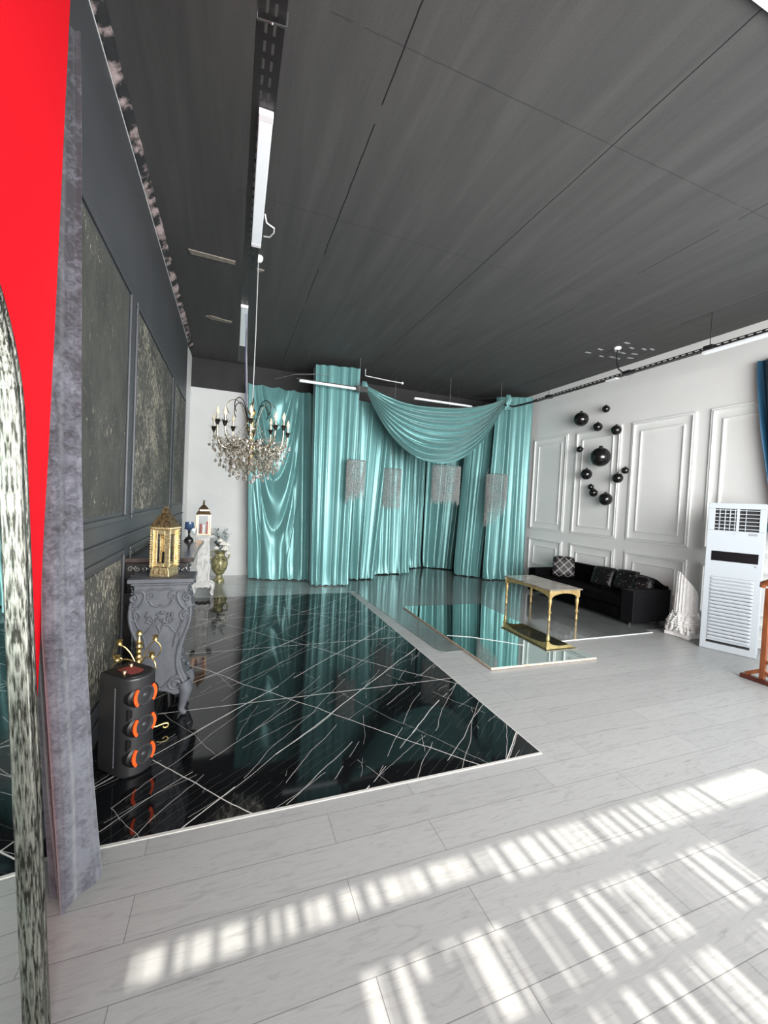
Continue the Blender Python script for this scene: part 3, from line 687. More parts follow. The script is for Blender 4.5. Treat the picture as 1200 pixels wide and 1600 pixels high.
beads(2.03, 6.93, 2.275, .165, .76, .62, 'bead chandelier hanging in front of the tall curtain column, leftmost', .1)
beads(3.03, 7.75, 2.24, .20, .80, .80, 'bead chandelier with an even hem, second from the left', .06)
beads(3.98, 7.2, 2.335, .29, .74, .74, 'widest bead chandelier, hanging just under the lowest part of the swag', .1, 96)
beads(5.02, 6.98, 2.23, .225, 1.06, .62, 'bead chandelier with a long ragged hem slanting up to the right, rightmost', .1, 70)

# ------------------------------------------------------------------ mirror on the floor, low gold table
fm = thing('floor_mirror', 'large rectangular mirror with a raw board edge lying flat on the floor', 'mirror')
FP = [(2.425, 3.285), (3.745, 3.25), (3.78, 5.52), (2.47, 5.58)]
MB().prism(FP, .004, .020, 'xy').build('board', 'raw_edge', fm)
def inset(P, d):
    cx = sum(p[0] for p in P)/4; cy = sum(p[1] for p in P)/4
    return [(p[0]+(d if p[0] < cx else -d), p[1]+(d if p[1] < cy else -d)) for p in P]
MB().prism(inset(FP, .003), .0202, .0245, 'xy').build('glass', 'floor_mirror', fm)
MB().prism([(2.47, 4.235), (2.72, 4.12), (3.0, 3.90), (3.18, 3.735), (3.19, 3.75), (3.01, 3.92), (2.73, 4.14), (2.47, 4.255)], .0246, .0252, 'xy').build('tape', 'white_trim', fm)

TX0, TX1, TY0, TY1, TH = 4.235, 4.775, 4.495, 5.545, .463
lt = thing('coffee_table', 'low gold painted table with turned legs and stone top before the black sofa', 'table', (TX0, TY0, 0))
lt.rotation_euler = (0, 0, radians(-1.5)); TW, TD = TX1-TX0, TY1-TY0
MB().box(-.02, TW+.02, -.02, TD+.02, TH-.018, TH).build('tabletop', 'stone_top', lt, bevel=.006)
ap = MB()
def apron(L):
    pts = [(0, TH-.019), (L, TH-.019), (L, TH-.12)]
    for i in range(17): u = i/16; pts.append((L-.05-(L-.1)*u, TH-.118+.055*sin(pi*u)**.6))
    pts.append((0, TH-.12)); return pts
ap.prism(apron(TW), .008, .024, 'xz').prism(apron(TW), TD-.024, TD-.008, 'xz').prism(apron(TD), .008, .024, 'yz').prism(apron(TD), TW-.024, TW-.008, 'yz')
ap.build('apron', 'brass_paint', lt, bevel=.003)
legp = [(.012, 0.003), (.018, .02), (.012, .035), (.015, .06), (.011, .09), (.014, .115), (.021, .125), (.021, .14), (.013, .15), (.013, .2), (.019, .26), (.022, .30), (.014, .325), (.022, .332), (.022, .345), (.015, .352), (.024, .36)]
for x in (.028, TW-.028):
    for y in (.028, TD-.028):
        MB().lathe([(a_*1.2, b_) for a_, b_ in legp], 16, Matrix.Translation((x, y, 0))).box(x-.022, x+.022, y-.022, y+.022, .36, TH-.019).build('leg', 'brass_paint', lt, smooth=40)

# ------------------------------------------------------------------ sofa and cushions
SX0, SX1, SY0, SY1 = 5.30, 6.10, 4.06, 6.22
sf = thing('sofa', 'long low black velvet sofa against the panelled white wall', 'sofa', (5.3, 4.06, 0))
W_, D_ = SX1-SX0, SY1-SY0
MB().box(.02, W_-.1, .2, D_-.2, .06, .22).build('base', 'black_velvet', sf, bevel=.02)
MB().box(.0, W_-.2, .2, D_-.2, .22, .36).build('seat', 'black_velvet', sf, bevel=.04, seg=3)
bp = [(.02, .1), (D_-.02, .1), (D_-.02, .50), (D_-.14, .53), (D_-.2, .60), (D_-.28, .635), (.55, .64), (.34, .635), (.2, .61), (.12, .565), (.07, .545), (.02, .55)]
MB().prism(bp, W_-.2, W_-.06, 'yz').build('backrest', 'black_velvet', sf, bevel=.025, seg=3)
MB().box(0, W_-.05, 0, .2, .05, .50).build('armrest', 'sofa_side', sf, bevel=.012)
MB().box(0, W_-.05, D_-.2, D_, .05, .475).build('armrest', 'black_velvet', sf, bevel=.02)
for x in (.08, W_-.14):
    for y in (.1, D_-.1): MB().lathe([(.02, .0035), (.022, .05)], 12, Matrix.Translation((x, y, 0))).build('leg', 'black_plastic', sf)
def cushion(x, y, z, s, lean, yaw, m, label):
    t = thing('cushion', label, 'cushion', (x, y, z), yaw)
    def fn(sign):
        def g(u, v):
            a, b = 2*u-1, 2*v-1; e = (1-a**4)*(1-b**4); k = 1-.06*(a*a*b*b)
            X = a*s/2*k; Z = b*s/2*k+s/2; Y = sign*.07*e**.6
            q = Matrix.Rotation(-lean, 3, 'X') @ Vector((X, Y, Z)); return tuple(q)
        return g
    c = MB().grid(24, 24, fn(1)).grid(24, 24, fn(-1)).build('cover', m, t, smooth=180)
    return t
cushion(5.74, 5.80, .362, .38, .25, radians(-40), 'lattice', 'black cushion with a pale lattice of crossing lines at the far end of the sofa')
cushion(5.68, 4.95, .362, .36, .45, radians(-75), 'sequin', 'black glittering cushion lying left of the other two at the near end of the sofa')
cushion(5.74, 4.58, .362, .36, .35, radians(-82), 'sequin', 'black glittering cushion in the middle of the three near the sofa arm')
cushion(5.78, 4.32, .362, .30, .30, radians(-70), 'sequin', 'black glittering cushion closest to the near arm of the sofa')

# ------------------------------------------------------------------ black balls on the wall
balls = [(908, 655, 25, 5.867, 3.276), (947, 639, 12, 5.336, 3.363), (934, 667, 15, 5.486, 3.077), (963, 672, 16, 5.107, 2.967), (906, 702, 11, 5.854, 2.72), (938, 714, 32, 5.392, 2.54),
         (916, 741, 19, 5.672, 2.251), (965, 747, 16, 5.023, 2.159), (977, 735, 11, 4.891, 2.28), (923, 761, 10, 5.556, 2.018), (927, 770, 14, 5.493, 1.915), (946, 780, 21, 5.233, 1.805)]
bl = ['large glossy black ball at the upper left of the wall cluster', 'small glossy black ball highest of the wall cluster', 'small glossy black ball just right of the upper left large one', 'glossy black ball at the upper right corner of the tall moulding',
      'very small glossy black ball at the left of the cluster, level above the biggest', 'biggest glossy black ball in the centre of the wall cluster', 'medium glossy black ball below left of the biggest', 'glossy black ball below right of the biggest, beside a smaller one',
      'small glossy black ball farthest right in the cluster', 'tiny glossy black ball touching another at the lower left of the cluster', 'small glossy black ball just under the tiny one in the touching pair', 'medium glossy black ball lowest of the wall cluster']
def ballmesh():
    t = thing('wall_ball', bl[0], 'decorative ball', (0, 0, 0), 0, 'glossy black balls on the white wall')
    MB().ball((0, 0, 0), 1, 32, 20).build('ball', 'ball', t, smooth=180)
    MB().lathe([(.20, .93), (.21, 1.1), (.16, 1.16), (.05, 1.17)], 14).build('cap', 'black_plastic', t, smooth=True)
    return t
b0 = None
for i, (px_, py_, dpx, y, z) in enumerate(balls):
    r_ = dpx*5.9/638*1.1/2 + .002; xc = XR-.036-r_; k = xc/6.0; Y = y*k; Z = CAM_Z+(z-CAM_Z)*k
    if b0 is None: b0 = ballmesh(); o = b0
    else: o = dup(b0)
    o.location = (xc, Y, Z); o.scale = (r_,)*3; o['label'] = bl[i]
    MB().tube([(-.2, 0, .4), ((XR-xc)/r_-.02, 0, .4)], .1, 6).build('hook', 'black_plastic', o)

# ------------------------------------------------------------------ broken plaster column
co = thing('broken_column', 'white broken fluted plaster column standing on its carved capital by the sofa', 'column', (5.665, 3.60, 0))
def flute(q, z): return 1-.085*abs(sin(q*11))**.7
sh = MB(); prof_r = .128; N = 132; vs = []; fs = []; m_ = 14
for j in range(m_+1):
    for k in range(N):
        q = 2*pi*k/N; cut = .69-.17*sin(q-.95+.45)*1.0 + .02*sin(q*7)
        cut = .70 + .15*cos(q-radians(150)) + .008*sin(q*3)
        z = lerp(.30, cut, j/m_); rr = prof_r*flute(q, z)*(1.0 if j < m_ else .97)*lerp(1.04, .94, (z-.3)/.5); vs.append((rr*cos(q), rr*sin(q), z))
for j in range(m_):
    for k in range(N): fs.append((j*N+k, j*N+(k+1) % N, (j+1)*N+(k+1) % N, (j+1)*N+k))
fs.append(tuple(m_*N+k for k in range(N))); sh.add(vs, fs).build('shaft', 'plaster', co, smooth=35)
cp_ = MB().lathe([(.135, .29), (.145, .31), (.135, .33)], 32)
hs = [(-.155, -.155), (.155, -.155), (.155, .155), (-.155, .155)]
ab = []
for i in range(4):
    a = hs[i]; b = hs[(i+1) % 4]
    for j in range(8):
        t = j/8; x_ = lerp(a[0], b[0], t); y_ = lerp(a[1], b[1], t); k = 1-.16*sin(pi*t); ab.append((x_*k, y_*k))
cp_.prism(ab, .003, .05, 'xy').lathe([(.145, .05), (.13, .12), (.125, .2), (.132, .3)], 32)
cp_.build('capital', 'plaster', co, smooth=35, bevel=.004)
lf = MB(); rd = random.Random(8)
for row, (z0, z1, rr, cnt, wdt) in enumerate(((.31, .15, .128, 8, .042), (.26, .08, .135, 8, .046))):
    for k in range(cnt):
        a = 2*pi*(k+.5*row)/cnt; R_ = Matrix.Rotation(a, 4, 'Z')
        for i in range(7):
            t = i/6; z = lerp(z0, z1, t); out = rr+.008+.035*t**2; lf.ball((out, 0, z), .02+.012*sin(pi*t), 8, 6, (.8, wdt/.03*(.6+.5*sin(pi*t)), .9), R_)
        for s_ in (-1, 1):
            for i in range(4): lf.ball((rr+.03+.01*i, s_*(.02+.008*i), lerp(z0, z1, .3+.17*i)), .014, 6, 5, (1, 1, 1), R_)
lf.build('acanthus_leaves', 'plaster', co, smooth=True)
vl = MB()
for cx_, cy_ in hs:
    a = math.atan2(cy_, cx_); R_ = Matrix.Rotation(a, 3, 'Z')
    pts = [tuple(R_ @ Vector((.165+px_, 0, .095+pz))) for px_, pz in spiral(0, 0, .048, .008, 2.2, 1.9, 30)]
    vl.tube(pts, [.022-.012*i/30 for i in range(31)], 8)
    vl.tube([tuple(R_ @ Vector(p)) for p in ((.13, 0, .28), (.14, 0, .22), (.15, 0, .15))], .02, 8)
vl.build('volutes', 'plaster', co, smooth=True)

# ------------------------------------------------------------------ floor standing air conditioner
ax, ay = 5.425, 3.262
ang = math.atan2(2.80-ay, 5.635-ax)
ac = thing('air_conditioner', 'tall white floor standing air conditioner with black display strip', 'air conditioner', (ax, ay, 0), ang)
AW, AD, AH = .517, .30, 1.765
MB().box(0, AW, .02, AD, .003, AH).build('casing', 'ac_white', ac, bevel=.012)
fr = MB().box(.0, AW, .0, .02, .003, 1.44).box(0, AW, 0, .02, 1.70, AH).box(0, .065, 0, .02, 1.44, 1.70).box(AW-.055, AW, 0, .02, 1.44, 1.70)
fr.build('front_panel', 'ac_white', ac, bevel=.004)
MB().box(.065, AW-.055, .0195, .0205, 1.44, 1.70).build('vent_recess', 'ac_void', ac)
for k in range(6):
    z = 1.468+k*.043; MB().box(.065, AW-.055, .002, .014, z-.004, z+.004).build('louvre', 'ac_white', ac)
for x in (.105, .155, .2, .245, .275, .345):
    mx = Matrix.Translation((x, .012, 0)) @ Matrix.Rotation(radians(35 if x < .27 else 0), 4, 'Z')
    MB().box(-.003, .003, -.010, .006, 1.445, 1.695, mx).build('vane', 'ac_white', ac)
MB().box(.262, .288, -.002, .016, 1.44, 1.70).build('divider', 'ac_white', ac, bevel=.003)
MB().box(.055, AW-.04, -.003, .001, 1.075, 1.19).build('display', 'ac_dark', ac, bevel=.002)
MB().box(.38, .455, -.003, .001, 1.395, 1.42).build('badge', 'ac_badge', ac)
MB().box(.225, .268, -.002, .001, 1.402, 1.407).build('badge', 'ac_badge', ac)
MB().lathe([(.011, -.001), (.011, .003)], 14, Matrix.Translation((AW-.06, 0, 1.045)) @ Matrix.Rotation(pi/2, 4, 'X')).build('button', 'ac_badge', ac)
for k in range(18):
    z = .16+k*.042; lv = MB()
    if k == 0: lv.box(.06, AW-.06, -.001, .0005, .085, .115)
    lv.box(.062, AW-.066, -.0012, .0003, z+.006, z+.012)
    lv.build('slot', 'ac_void' if k < 14 else 'ac_badge', ac)
    def sl(u, v, z=z): 
        xx = lerp(.058, AW-.062, u); e = min(1, min(u, 1-u)*22); return (xx, -.011*e*sin(pi*v*.8)-.0005, z+.006-.028*v)
    MB().grid(40, 6, sl).build('louvre', 'ac_white', ac, smooth=180)
tag(MB().box(XR-.02, XR-.003, 2.9, 3.02, 1.44, 1.56).build('wall_socket', 'teal_dark', bevel=.004), 'blue grey switch plate on the wall behind the air conditioner', 'switch')

# ------------------------------------------------------------------ wooden clothes stand (right edge)
vs_ = thing('clothes_stand', 'orange brown wooden clothes stand cut by the right edge of the frame', 'clothes stand', (4.89, 2.36, 0), radians(3))
MB().box(-.03, .03, -.42, .17, .003, .045).build('foot', 'cherry_dark', vs_, bevel=.006)
MB().bar((0, .13, .05), (0, .0, .13), .035, .035, (1, 0, 0)).bar((0, -.13, .05), (0, -.0, .13), .035, .035, (1, 0, 0)).build('brace', 'cherry', vs_, bevel=.004)
MB().box(-.018, .018, -.022, .022, .045, .93).build('post', 'cherry', vs_, bevel=.005)
MB().tube([(0, .05, .93), (0, .045, .965), (0, 0, .99), (0, -.06, .995), (0, -.2, .985)], [.022, .03, .032, .03, .028], 10).build('top_rail', 'cherry', vs_, smooth=True)
MB().box(-.015, .015, -.5, -.02, .20, .235).build('cross_rail', 'cherry', vs_, bevel=.004)
MB().box(-.018, .018, -.54, -.5, .003, .95).build('post', 'cherry', vs_, bevel=.005)
# blue satin curtain, tied back
def blue_fn(u, v):
    yl = 3.22-.34*(1-v)**1.3*(1 if v > .3 else 1); wd = lerp(.25, 1.1, max(0, (v-.25)/.75)**1.2)
    y = yl-u*wd; x = XR-.07-.035*sin(u*2*pi*6+v*3); return (x, y, lerp(1.35, 3.56, v))
tag(MB().grid(120, 60, blue_fn).build('satin_curtain', 'blue_satin', smooth=180, fix=False), 'deep blue satin curtain at the right edge above the air conditioner', 'curtain')

# ------------------------------------------------------------------ carved pedestals
def carved(name, label, mkey, loc, prof, arch_pts, depth, top, plate, scale=1.0, tilt=0):
    """prof: list of (z, half width) from above the feet to below the plate; front faces -y"""
    t = thing(name, label, 'pedestal', loc, tilt)
    L = [(-wd, z) for z, wd in prof]; Rr = [(wd, z) for z, wd in prof[::-1]]
    MB().prism(L+Rr+arch_pts, 0, depth, 'xz').build('body', mkey, t, bevel=.008)
    pw, z0, z1 = plate
    MB().box(-pw, pw, -.03, depth+.03, z0, z1).box(-pw+.02, pw-.02, -.015, depth+.015, z0-.018, z0).build('top_plate', mkey, t, bevel=.007, seg=3)
    return t
# charcoal one
GP = [(.0, .0)]
gprof = [(.16, .165), (.20, .185), (.27, .178), (.33, .150), (.40, .135), (.50, .145), (.58, .165), (.66, .187), (.74, .198), (.80, .196), (.85, .180), (.885, .168), (.91, .168), (.945, .172)]
gp = carved('carved_pedestal', 'charcoal grey carved baroque pedestal carrying the large gold lantern', 'grey_carved', (-.432, 3.17, 0), gprof, [(.10, .15), (.06, .175), (0, .19), (-.06, .175), (-.10, .15)], .24, None, (.205, .955, .985))
orn = MB(); yf = -.004
def mir(mb, pts, r, n=6):
    for s_ in (-1, 1): mb.tube([(s_*a, yf, b) for a, b in pts], r, n)
mir(orn, bez((.165, .89), (.06, .93), (.10, .80), (.165, .76), 12), .010)
mir(orn, bez((.185, .78), (.2, .62), (.12, .56), (.115, .46), 14), .011)
mir(orn, bez((.16, .76), (.165, .66), (.09, .62), (.088, .5), 14), .008)
mir(orn, bez((.115, .46), (.10, .38), (.12, .30), (.16, .24), 12), .011)
mir(orn, spiral(.105, .235, .055, .012, 0, 1.6), .009); mir(orn, spiral(.155, .72, .04, .008, 1, 1.5), .008); mir(orn, spiral(.055, .70, .035, .006, 3, 1.4), .007)
mir(orn, spiral(.07, .865, .028, .005, 1.5, 1.4), .006); mir(orn, bez((.09, .9), (.03, .93), (.02, .9), (0, .905), 8), .008)
mir(orn, bez((.07, .83), (.06, .79), (.02, .78), (0, .80), 8), .008); mir(orn, bez((.12, .30), (.05, .25), (.03, .2), (0, .21), 10), .009)
mir(orn, bez((.105, .60), (.06, .62), (.07, .67), (.02, .66), 10), .007); mir(orn, bez((.02, .66), (.01, .63), (.0, .62), (0, .60), 4), .007)
mir(orn, spiral(.165, .85, .03, .006, 2, 1.3), .009)
rd = random.Random(4)
for s_ in (-1, 1):
    for i in range(26): t = i/25; orn.ball((s_*lerp(.175, .112, t)+rd.uniform(-.008, .008), -.004, lerp(.92, .48, t)), rd.uniform(.006, .011), 6, 4)
    for i in range(14): orn.ball((s_*rd.uniform(.0, .09), -.004, rd.uniform(.68, .75)), rd.uniform(.006, .012), 6, 4)
orn.build('scroll_relief', 'grey_carved', gp, smooth=True)
orn2 = MB()
for s_ in (1,):
    for i in range(30):
        t = i/29; z = lerp(.93, .2, t); hw = [b for a, b in gprof if a <= z][-1] if z >= .16 else .165
        orn2.ball((hw-.002, rd.uniform(.02, .2), z), rd.uniform(.008, .016), 6, 4)
orn2.build('side_relief', 'grey_carved', gp, smooth=True)
for s_ in (-1, 1):
    for y_ in (.02, .21):
        MB().tube([(s_*.155, y_, .24), (s_*.175, y_-.005, .18), (s_*.16, y_-.008, .10), (s_*.148, y_-.01, .045), (s_*.158, y_-.02, .022)], [.05, .045, .03, .022, .019], 10).ball((s_*.165, y_-.02, .024), .021, 12, 8).build('leg', 'grey_carved', gp, smooth=True)
# white one
wprof = [(.14, .105), (.19, .10), (.25, .095), (.33, .092), (.42, .10), (.47, .105), (.50, .088), (.58, .092), (.68, .088), (.78, .08), (.86, .078), (.90, .085)]
wp = carved('carved_pedestal', 'white carved baroque pedestal carrying the white and copper lantern', 'white_carved', (-.365, 6.76, 0), wprof, [(.085, .12), (.05, .14), (0, .13), (-.05, .14), (-.085, .12)], .2, None, (.15, .915, .945))
orn = MB()
mir(orn, bez((.08, .86), (.02, .8), (.07, .72), (.04, .62), 12), .006); mir(orn, spiral(.045, .74, .03, .006, 0, 1.4), .006); mir(orn, spiral(.05, .52, .03, .006, 2, 1.4), .006)
mir(orn, bez((.085, .45), (.07, .35), (.05, .3), (.09, .2), 12), .006); mir(orn, spiral(.035, .22, .028, .006, 0, 1.5), .006); mir(orn, bez((.02, .5), (.04, .46), (.01, .42), (0, .40), 8), .006)
mir(orn, bez((.09, .17), (.05, .22), (.03, .16), (0, .17), 8), .006); mir(orn, spiral(.03, .64, .02, .004, 1, 1.3), .005)
orn.build('scroll_relief', 'white_carved', wp, smooth=True)
for s_ in (-1, 1):
    for y_ in (.02, .18):
        MB().tube([(s_*.09, y_, .2), (s_*.135, y_, .16), (s_*.14, y_, .11), (s_*.115, y_, .06), (s_*.13, y_, .02)], [.03, .035, .028, .018, .015], 10).ball((s_*.14, y_-.005, .022), .018, 10, 8).build('leg', 'white_carved', wp, smooth=True)

# ------------------------------------------------------------------ black console mantel
bc = thing('carved_console', 'black carved console with dark marble top and silver ornaments behind the charcoal pedestal', 'console', (0, 0, 0))
MB().prism([(-.742, 3.54), (-.30, 3.53), (-.262, 3.56), (-.275, 4.2), (-.262, 4.82), (-.30, 4.86), (-.742, 4.86)], 1.035, 1.07, 'xy').build('marble_top', 'black_marble_top', bc, bevel=.006)
MB().box(-.74, -.30, 3.57, 3.74, .90, 1.034).box(-.74, -.47, 3.74, 4.83, .90, 1.034).box(-.74, -.50, 3.62, 4.78, .78, .90).build('frieze', 'black_carved', bc, bevel=.012)
sv = MB(); rd = random.Random(6)
for i in range(9):
    x_ = lerp(-.70, -.33, i/8); sv.tube([(x_+a, 3.562, .985+b) for a, b in spiral(0, 0, .022, .004, i*2., 1.3, 12)], .004, 5)
for i in range(26):
    y_ = lerp(3.6, 4.8, i/25); sv.tube([(-.463 if y_ > 3.74 else -.293, y_+a, .985+b) for a, b in spiral(0, 0, .022, .004, i*2., 1.3, 12)], .004, 5)
for i in range(40): sv.ball((rd.uniform(-.7, -.32), 3.566, rd.uniform(.92, .96)), rd.uniform(.004, .008), 5, 4)
sv.build('silver_ornament', 'steel', bc)
for y_ in (3.60, 4.72):
    dx = 0 if y_ < 4 else -.14
    MB().tube([(-.44+dx, y_, .84), (-.40+dx, y_, .72), (-.41+dx, y_, .56), (-.42+dx, y_, .42), (-.40+dx, y_, .26), (-.37+dx, y_-.01, .16)], [.06, .055, .045, .035, .04, .045], 10).build('leg', 'black_carved', bc, smooth=True)
    MB().tube([(-.37+dx, y_-.01, .18), (-.33+dx, y_-.05, .10), (-.34+dx, y_-.08, .05)], [.04, .03, .02], 10).ball((-.31+dx, y_-.12, .032), .028, 12, 8, (1, 1, 1)).build('silver_foot', 'steel', bc, smooth=True)
    MB().box(-.74, -.68, y_-.04, y_+.04, .003, .80).build('back_post', 'black_carved', bc, bevel=.005)
MB().prism([(3.70, .42), (4.3, .42), (4.28, .30), (4.1, .16), (3.86, .03), (3.70, .03)], -.40, -.375, 'yz').build('screen', 'black_carved', bc, bevel=.005)
sp = MB()
for i in range(40): t = i/39; p_ = bez((3.86, .035), (4.05, .10), (4.25, .25), (4.30, .42), 39)[i]; sp.ball((-.372, p_[0], p_[1]), .006, 5, 4)
sp.build('silver_edge', 'steel', bc)

# ------------------------------------------------------------------ lanterns
gl = thing('gold_lantern', 'large embossed gold lantern with pyramid roof on the charcoal pedestal', 'lantern', (-.432, 3.275, .9865), radians(-20)); gl.scale = (.77, .77, 1.0)
h = .078
MB().prism([(-.088, 0), (.088, 0), (.088, .012), (.082, .05), (.074, .065), (-.074, .065), (-.082, .05), (-.088, .012)], -.088, .088, 'xz').build('base', 'pale_gold', gl, bevel=.004)
fr = MB()
for sx in (-1, 1):
    for sy in (-1, 1): fr.box(sx*.075-.013, sx*.075+.013, sy*.075-.013, sy*.075+.013, .062, .335)
fr.build('corner_posts', 'pale_gold', gl, bevel=.003)
for k in range(4):
    R_ = Matrix.Rotation(k*pi/2, 4, 'Z'); f2 = MB()
    f2.box(-.064, -.034, -.074, -.060, .07, .33, R_).box(.034, .064, -.074, -.060, .07, .33, R_).box(-.034, .034, -.074, -.060, .07, .095, R_).box(-.034, .034, -.074, -.060, .30, .33, R_)
    f2.build('window_frame', 'pale_gold', gl, bevel=.004)
    MB().box(-.036, .036, -.066, -.063, .09, .305, R_).build('pane', 'clear_glass', gl)
MB().box(-.094, .094, -.094, .094, .333, .352).build('cornice', 'pale_gold', gl, bevel=.004)
bd = MB(); bs = MB()
for k in range(4):
    R_ = Matrix.Rotation(k*pi/2, 4, 'Z')
    for i in range(13): bd.ball((lerp(-.085, .085, i/12), -.094, .343), .006, 6, 4, (1, 1, 1), R_)
    for i in range(15): 
        bd.ball((-.088, -.088, lerp(.075, .325, i/14)), .007, 6, 4, (1, 1, 1), R_)
    for i in range(3): bs.tube([(lerp(-.05, .05, i/2)+a, -.090, .032+b) for a, b in spiral(0, 0, .014, .003, i, 1.2, 10)], .004, 5)
bd.build('bead_trim', 'pale_gold', gl, smooth=True); bs.build('scroll_trim', 'pale_gold', gl, smooth=True)
roof = [(.125, .352), (.112, .375), (.072, .42), (.04, .445), (.03, .452)]
MB().lathe(roof, 4, Matrix.Rotation(pi/4, 4, 'Z')).build('roof', 'bronze', gl)
MB().lathe([(.04, .45), (.042, .462), (.03, .475), (.012, .482), (.01, .49)], 4, Matrix.Rotation(pi/4, 4, 'Z')).tube([(.018*cos(a), 0, .488+.016*sin(a)) for a in [i*.4 for i in range(16)]], .003, 6).build('finial', 'bronze', gl)
MB().lathe([(.022, .068), (.022, .17), (.003, .172), (.002, .185)], 14).build('candle', 'dark_bloom', gl, smooth=True)

wl = thing('copper_lantern', 'slim copper and white lantern with a dark bronze roof on the white pedestal', 'lantern', (-.39, 6.84, .9465), radians(12))
MB().box(-.105, .105, -.09, .09, 0, .015).build('base', 'copper', wl, bevel=.003)
fr = MB()
for sx in (-1, 1):
    for sy in (-1, 1): fr.box(sx*.088-.008, sx*.088+.008, sy*.075-.008, sy*.075+.008, .012, .30)
fr.box(-.096, .096, -.083, .083, .292, .305).build('frame', 'copper', wl, bevel=.002)
for k, hw in enumerate((.08, .067, .08, .067)):
    d_ = .075 if k % 2 == 0 else .088; R_ = Matrix.Rotation(k*pi/2, 4, 'Z'); MB().box(-hw, hw, -d_-.001, -d_+.001, .015, .292, R_).build('pane', 'clear_glass', wl)
MB().lathe([(.028, .016), (.028, .15), (.003, .152), (.002, .17)], 14).build('candle', 'wax', wl, smooth=True)
MB().box(-.055, -.035, -.05, -.02, .016, .16).box(.045, .06, -.03, .0, .016, .2).build('ribbon', 'red_ribbon', wl)
MB().lathe([(.135, .305), (.115, .335), (.095, .36)], 4, Matrix.Rotation(pi/4, 4, 'Z')).build('roof', 'bronze', wl)
MB().box(-.062, .062, -.062, .062, .36, .38).build('cupola', 'copper', wl)
MB().lathe([(.10, .38), (.06, .42), (.02, .455), (.008, .465)], 4, Matrix.Rotation(pi/4, 4, 'Z')).build('roof', 'bronze', wl)
MB().lathe([(.006, .46), (.018, .478), (.006, .492), (.014, .505), (.001, .53)], 12).build('finial', 'bronze', wl, smooth=True)

# ------------------------------------------------------------------ goblet on the console
gb = thing('blue_goblet', 'small blue glass goblet on a dark stem at the far end of the black console', 'goblet', (-.405, 4.76, 1.0715))
MB().lathe([(.045, 0), (.047, .015), (.03, .035), (.012, .05), (.010, .09), (.016, .10), (.010, .11)], 16).build('stem', 'black_gloss', gb, smooth=True)
MB().lathe([(.010, .11), (.035, .125), (.045, .15), (.042, .20), (.038, .20), (.04, .15), (.03, .13), (.005, .12)], 18).build('bowl', 'blue_glass', gb, smooth=True)
kb = MB()
for i in range(9): a = i*.7; kb.ball((.043*cos(a), .043*sin(a), .15+.02*sin(i)), .008, 6, 4)
kb.build('jewels', 'blue_glass', gb)
wn = thing('clear_goblet', 'small clear stemmed glass beside the blue goblet', 'glass', (-.34, 4.60, 1.0715))
MB().lathe([(.03, 0), (.004, .006), (.004, .07), (.02, .09), (.028, .11), (.026, .15)], 16).build('glass', 'clear_crystal', wn, smooth=True)

# ------------------------------------------------------------------ flower vase
vz = thing('flower_vase', 'green and gold embossed urn with white roses standing on the grey floor', 'vase', (-.157, 7.86, .0032))
MB().lathe([(.085, 0), (.09, .03), (.075, .05), (.05, .09), (.05, .12), (.075, .14), (.085, .16), (.12, .22), (.14, .30), (.138, .36), (.12, .42), (.085, .46), (.08, .49), (.085, .52), (.11, .545), (.10, .55), (.075, .52)], 36, rf=lambda q, z: 1+.03*sin(q*8)*(1 if .15 < z < .45 else 0)).build('body', 'vase', vz, smooth=True)
for s_ in (-1, 1):
    MB().tube([(s_*a, 0, b) for a, b in bez((.085, .53), (.18, .56), (.17, .44), (.125, .40), 12)], .014, 8).build('handle', 'vase', vz, smooth=True)
rd = random.Random(14)
for i, (x_, y_, z_, s_) in enumerate(((.08, -.12, .61, .062), (.05, -.14, .70, .06), (.12, -.08, .68, .055), (-.06, -.12, .62, .045), (.13, -.11, .53, .045), (.0, -.10, .75, .05))):
    mb = MB()
    for L_ in range(4):
        for k in range(6):
            a = k*pi/3+L_*.5; rr = s_*(.25+.22*L_)
            mb.ball((x_+rr*cos(a)*.8, y_+rr*sin(a)*.8, z_+s_*(.35-.18*L_)), s_*.42, 8, 6, (1, 1, .75))
    mb.build('rose', 'petal', vz, smooth=True)
sm = MB(); lv = MB(); dk = MB()
for i in range(46):
    a = rd.uniform(0, 2*pi); L_ = rd.uniform(.12, .42); t0 = rd.uniform(.2, .75); ex, ey, ez = L_*cos(a)*t0*.75, L_*sin(a)*t0*.5-.03, .55+L_*.95
    ey -= .0; sm.tube([(0, 0, .5), (ex*.4, ey*.4, .55+(ez-.55)*.6), (ex, ey, ez)], .0022, 4)
    for q in range(9):
        t = rd.uniform(.45, 1.05); px_, py_, pz_ = ex*t+rd.uniform(-.025, .025), ey*t+rd.uniform(-.02, .02), .52+(ez-.52)*t
        (dk if rd.random() < .14 else lv).ball((px_, py_, pz_), rd.uniform(.006, .013), 6, 4, (1, .5, 1.4))
sm.build('stems', 'grey_leaf', vz); o = lv.build('foliage', 'grey_leaf', vz); o['kind'] = 'stuff'
for (x_, y_, z_) in ((-.03, -.09, .66), (.04, -.13, .60), (-.07, -.07, .71)): dk.ball((x_, y_, z_), .03, 8, 6, (1, .6, 1))
dk.build('dark_blooms', 'dark_bloom', vz)

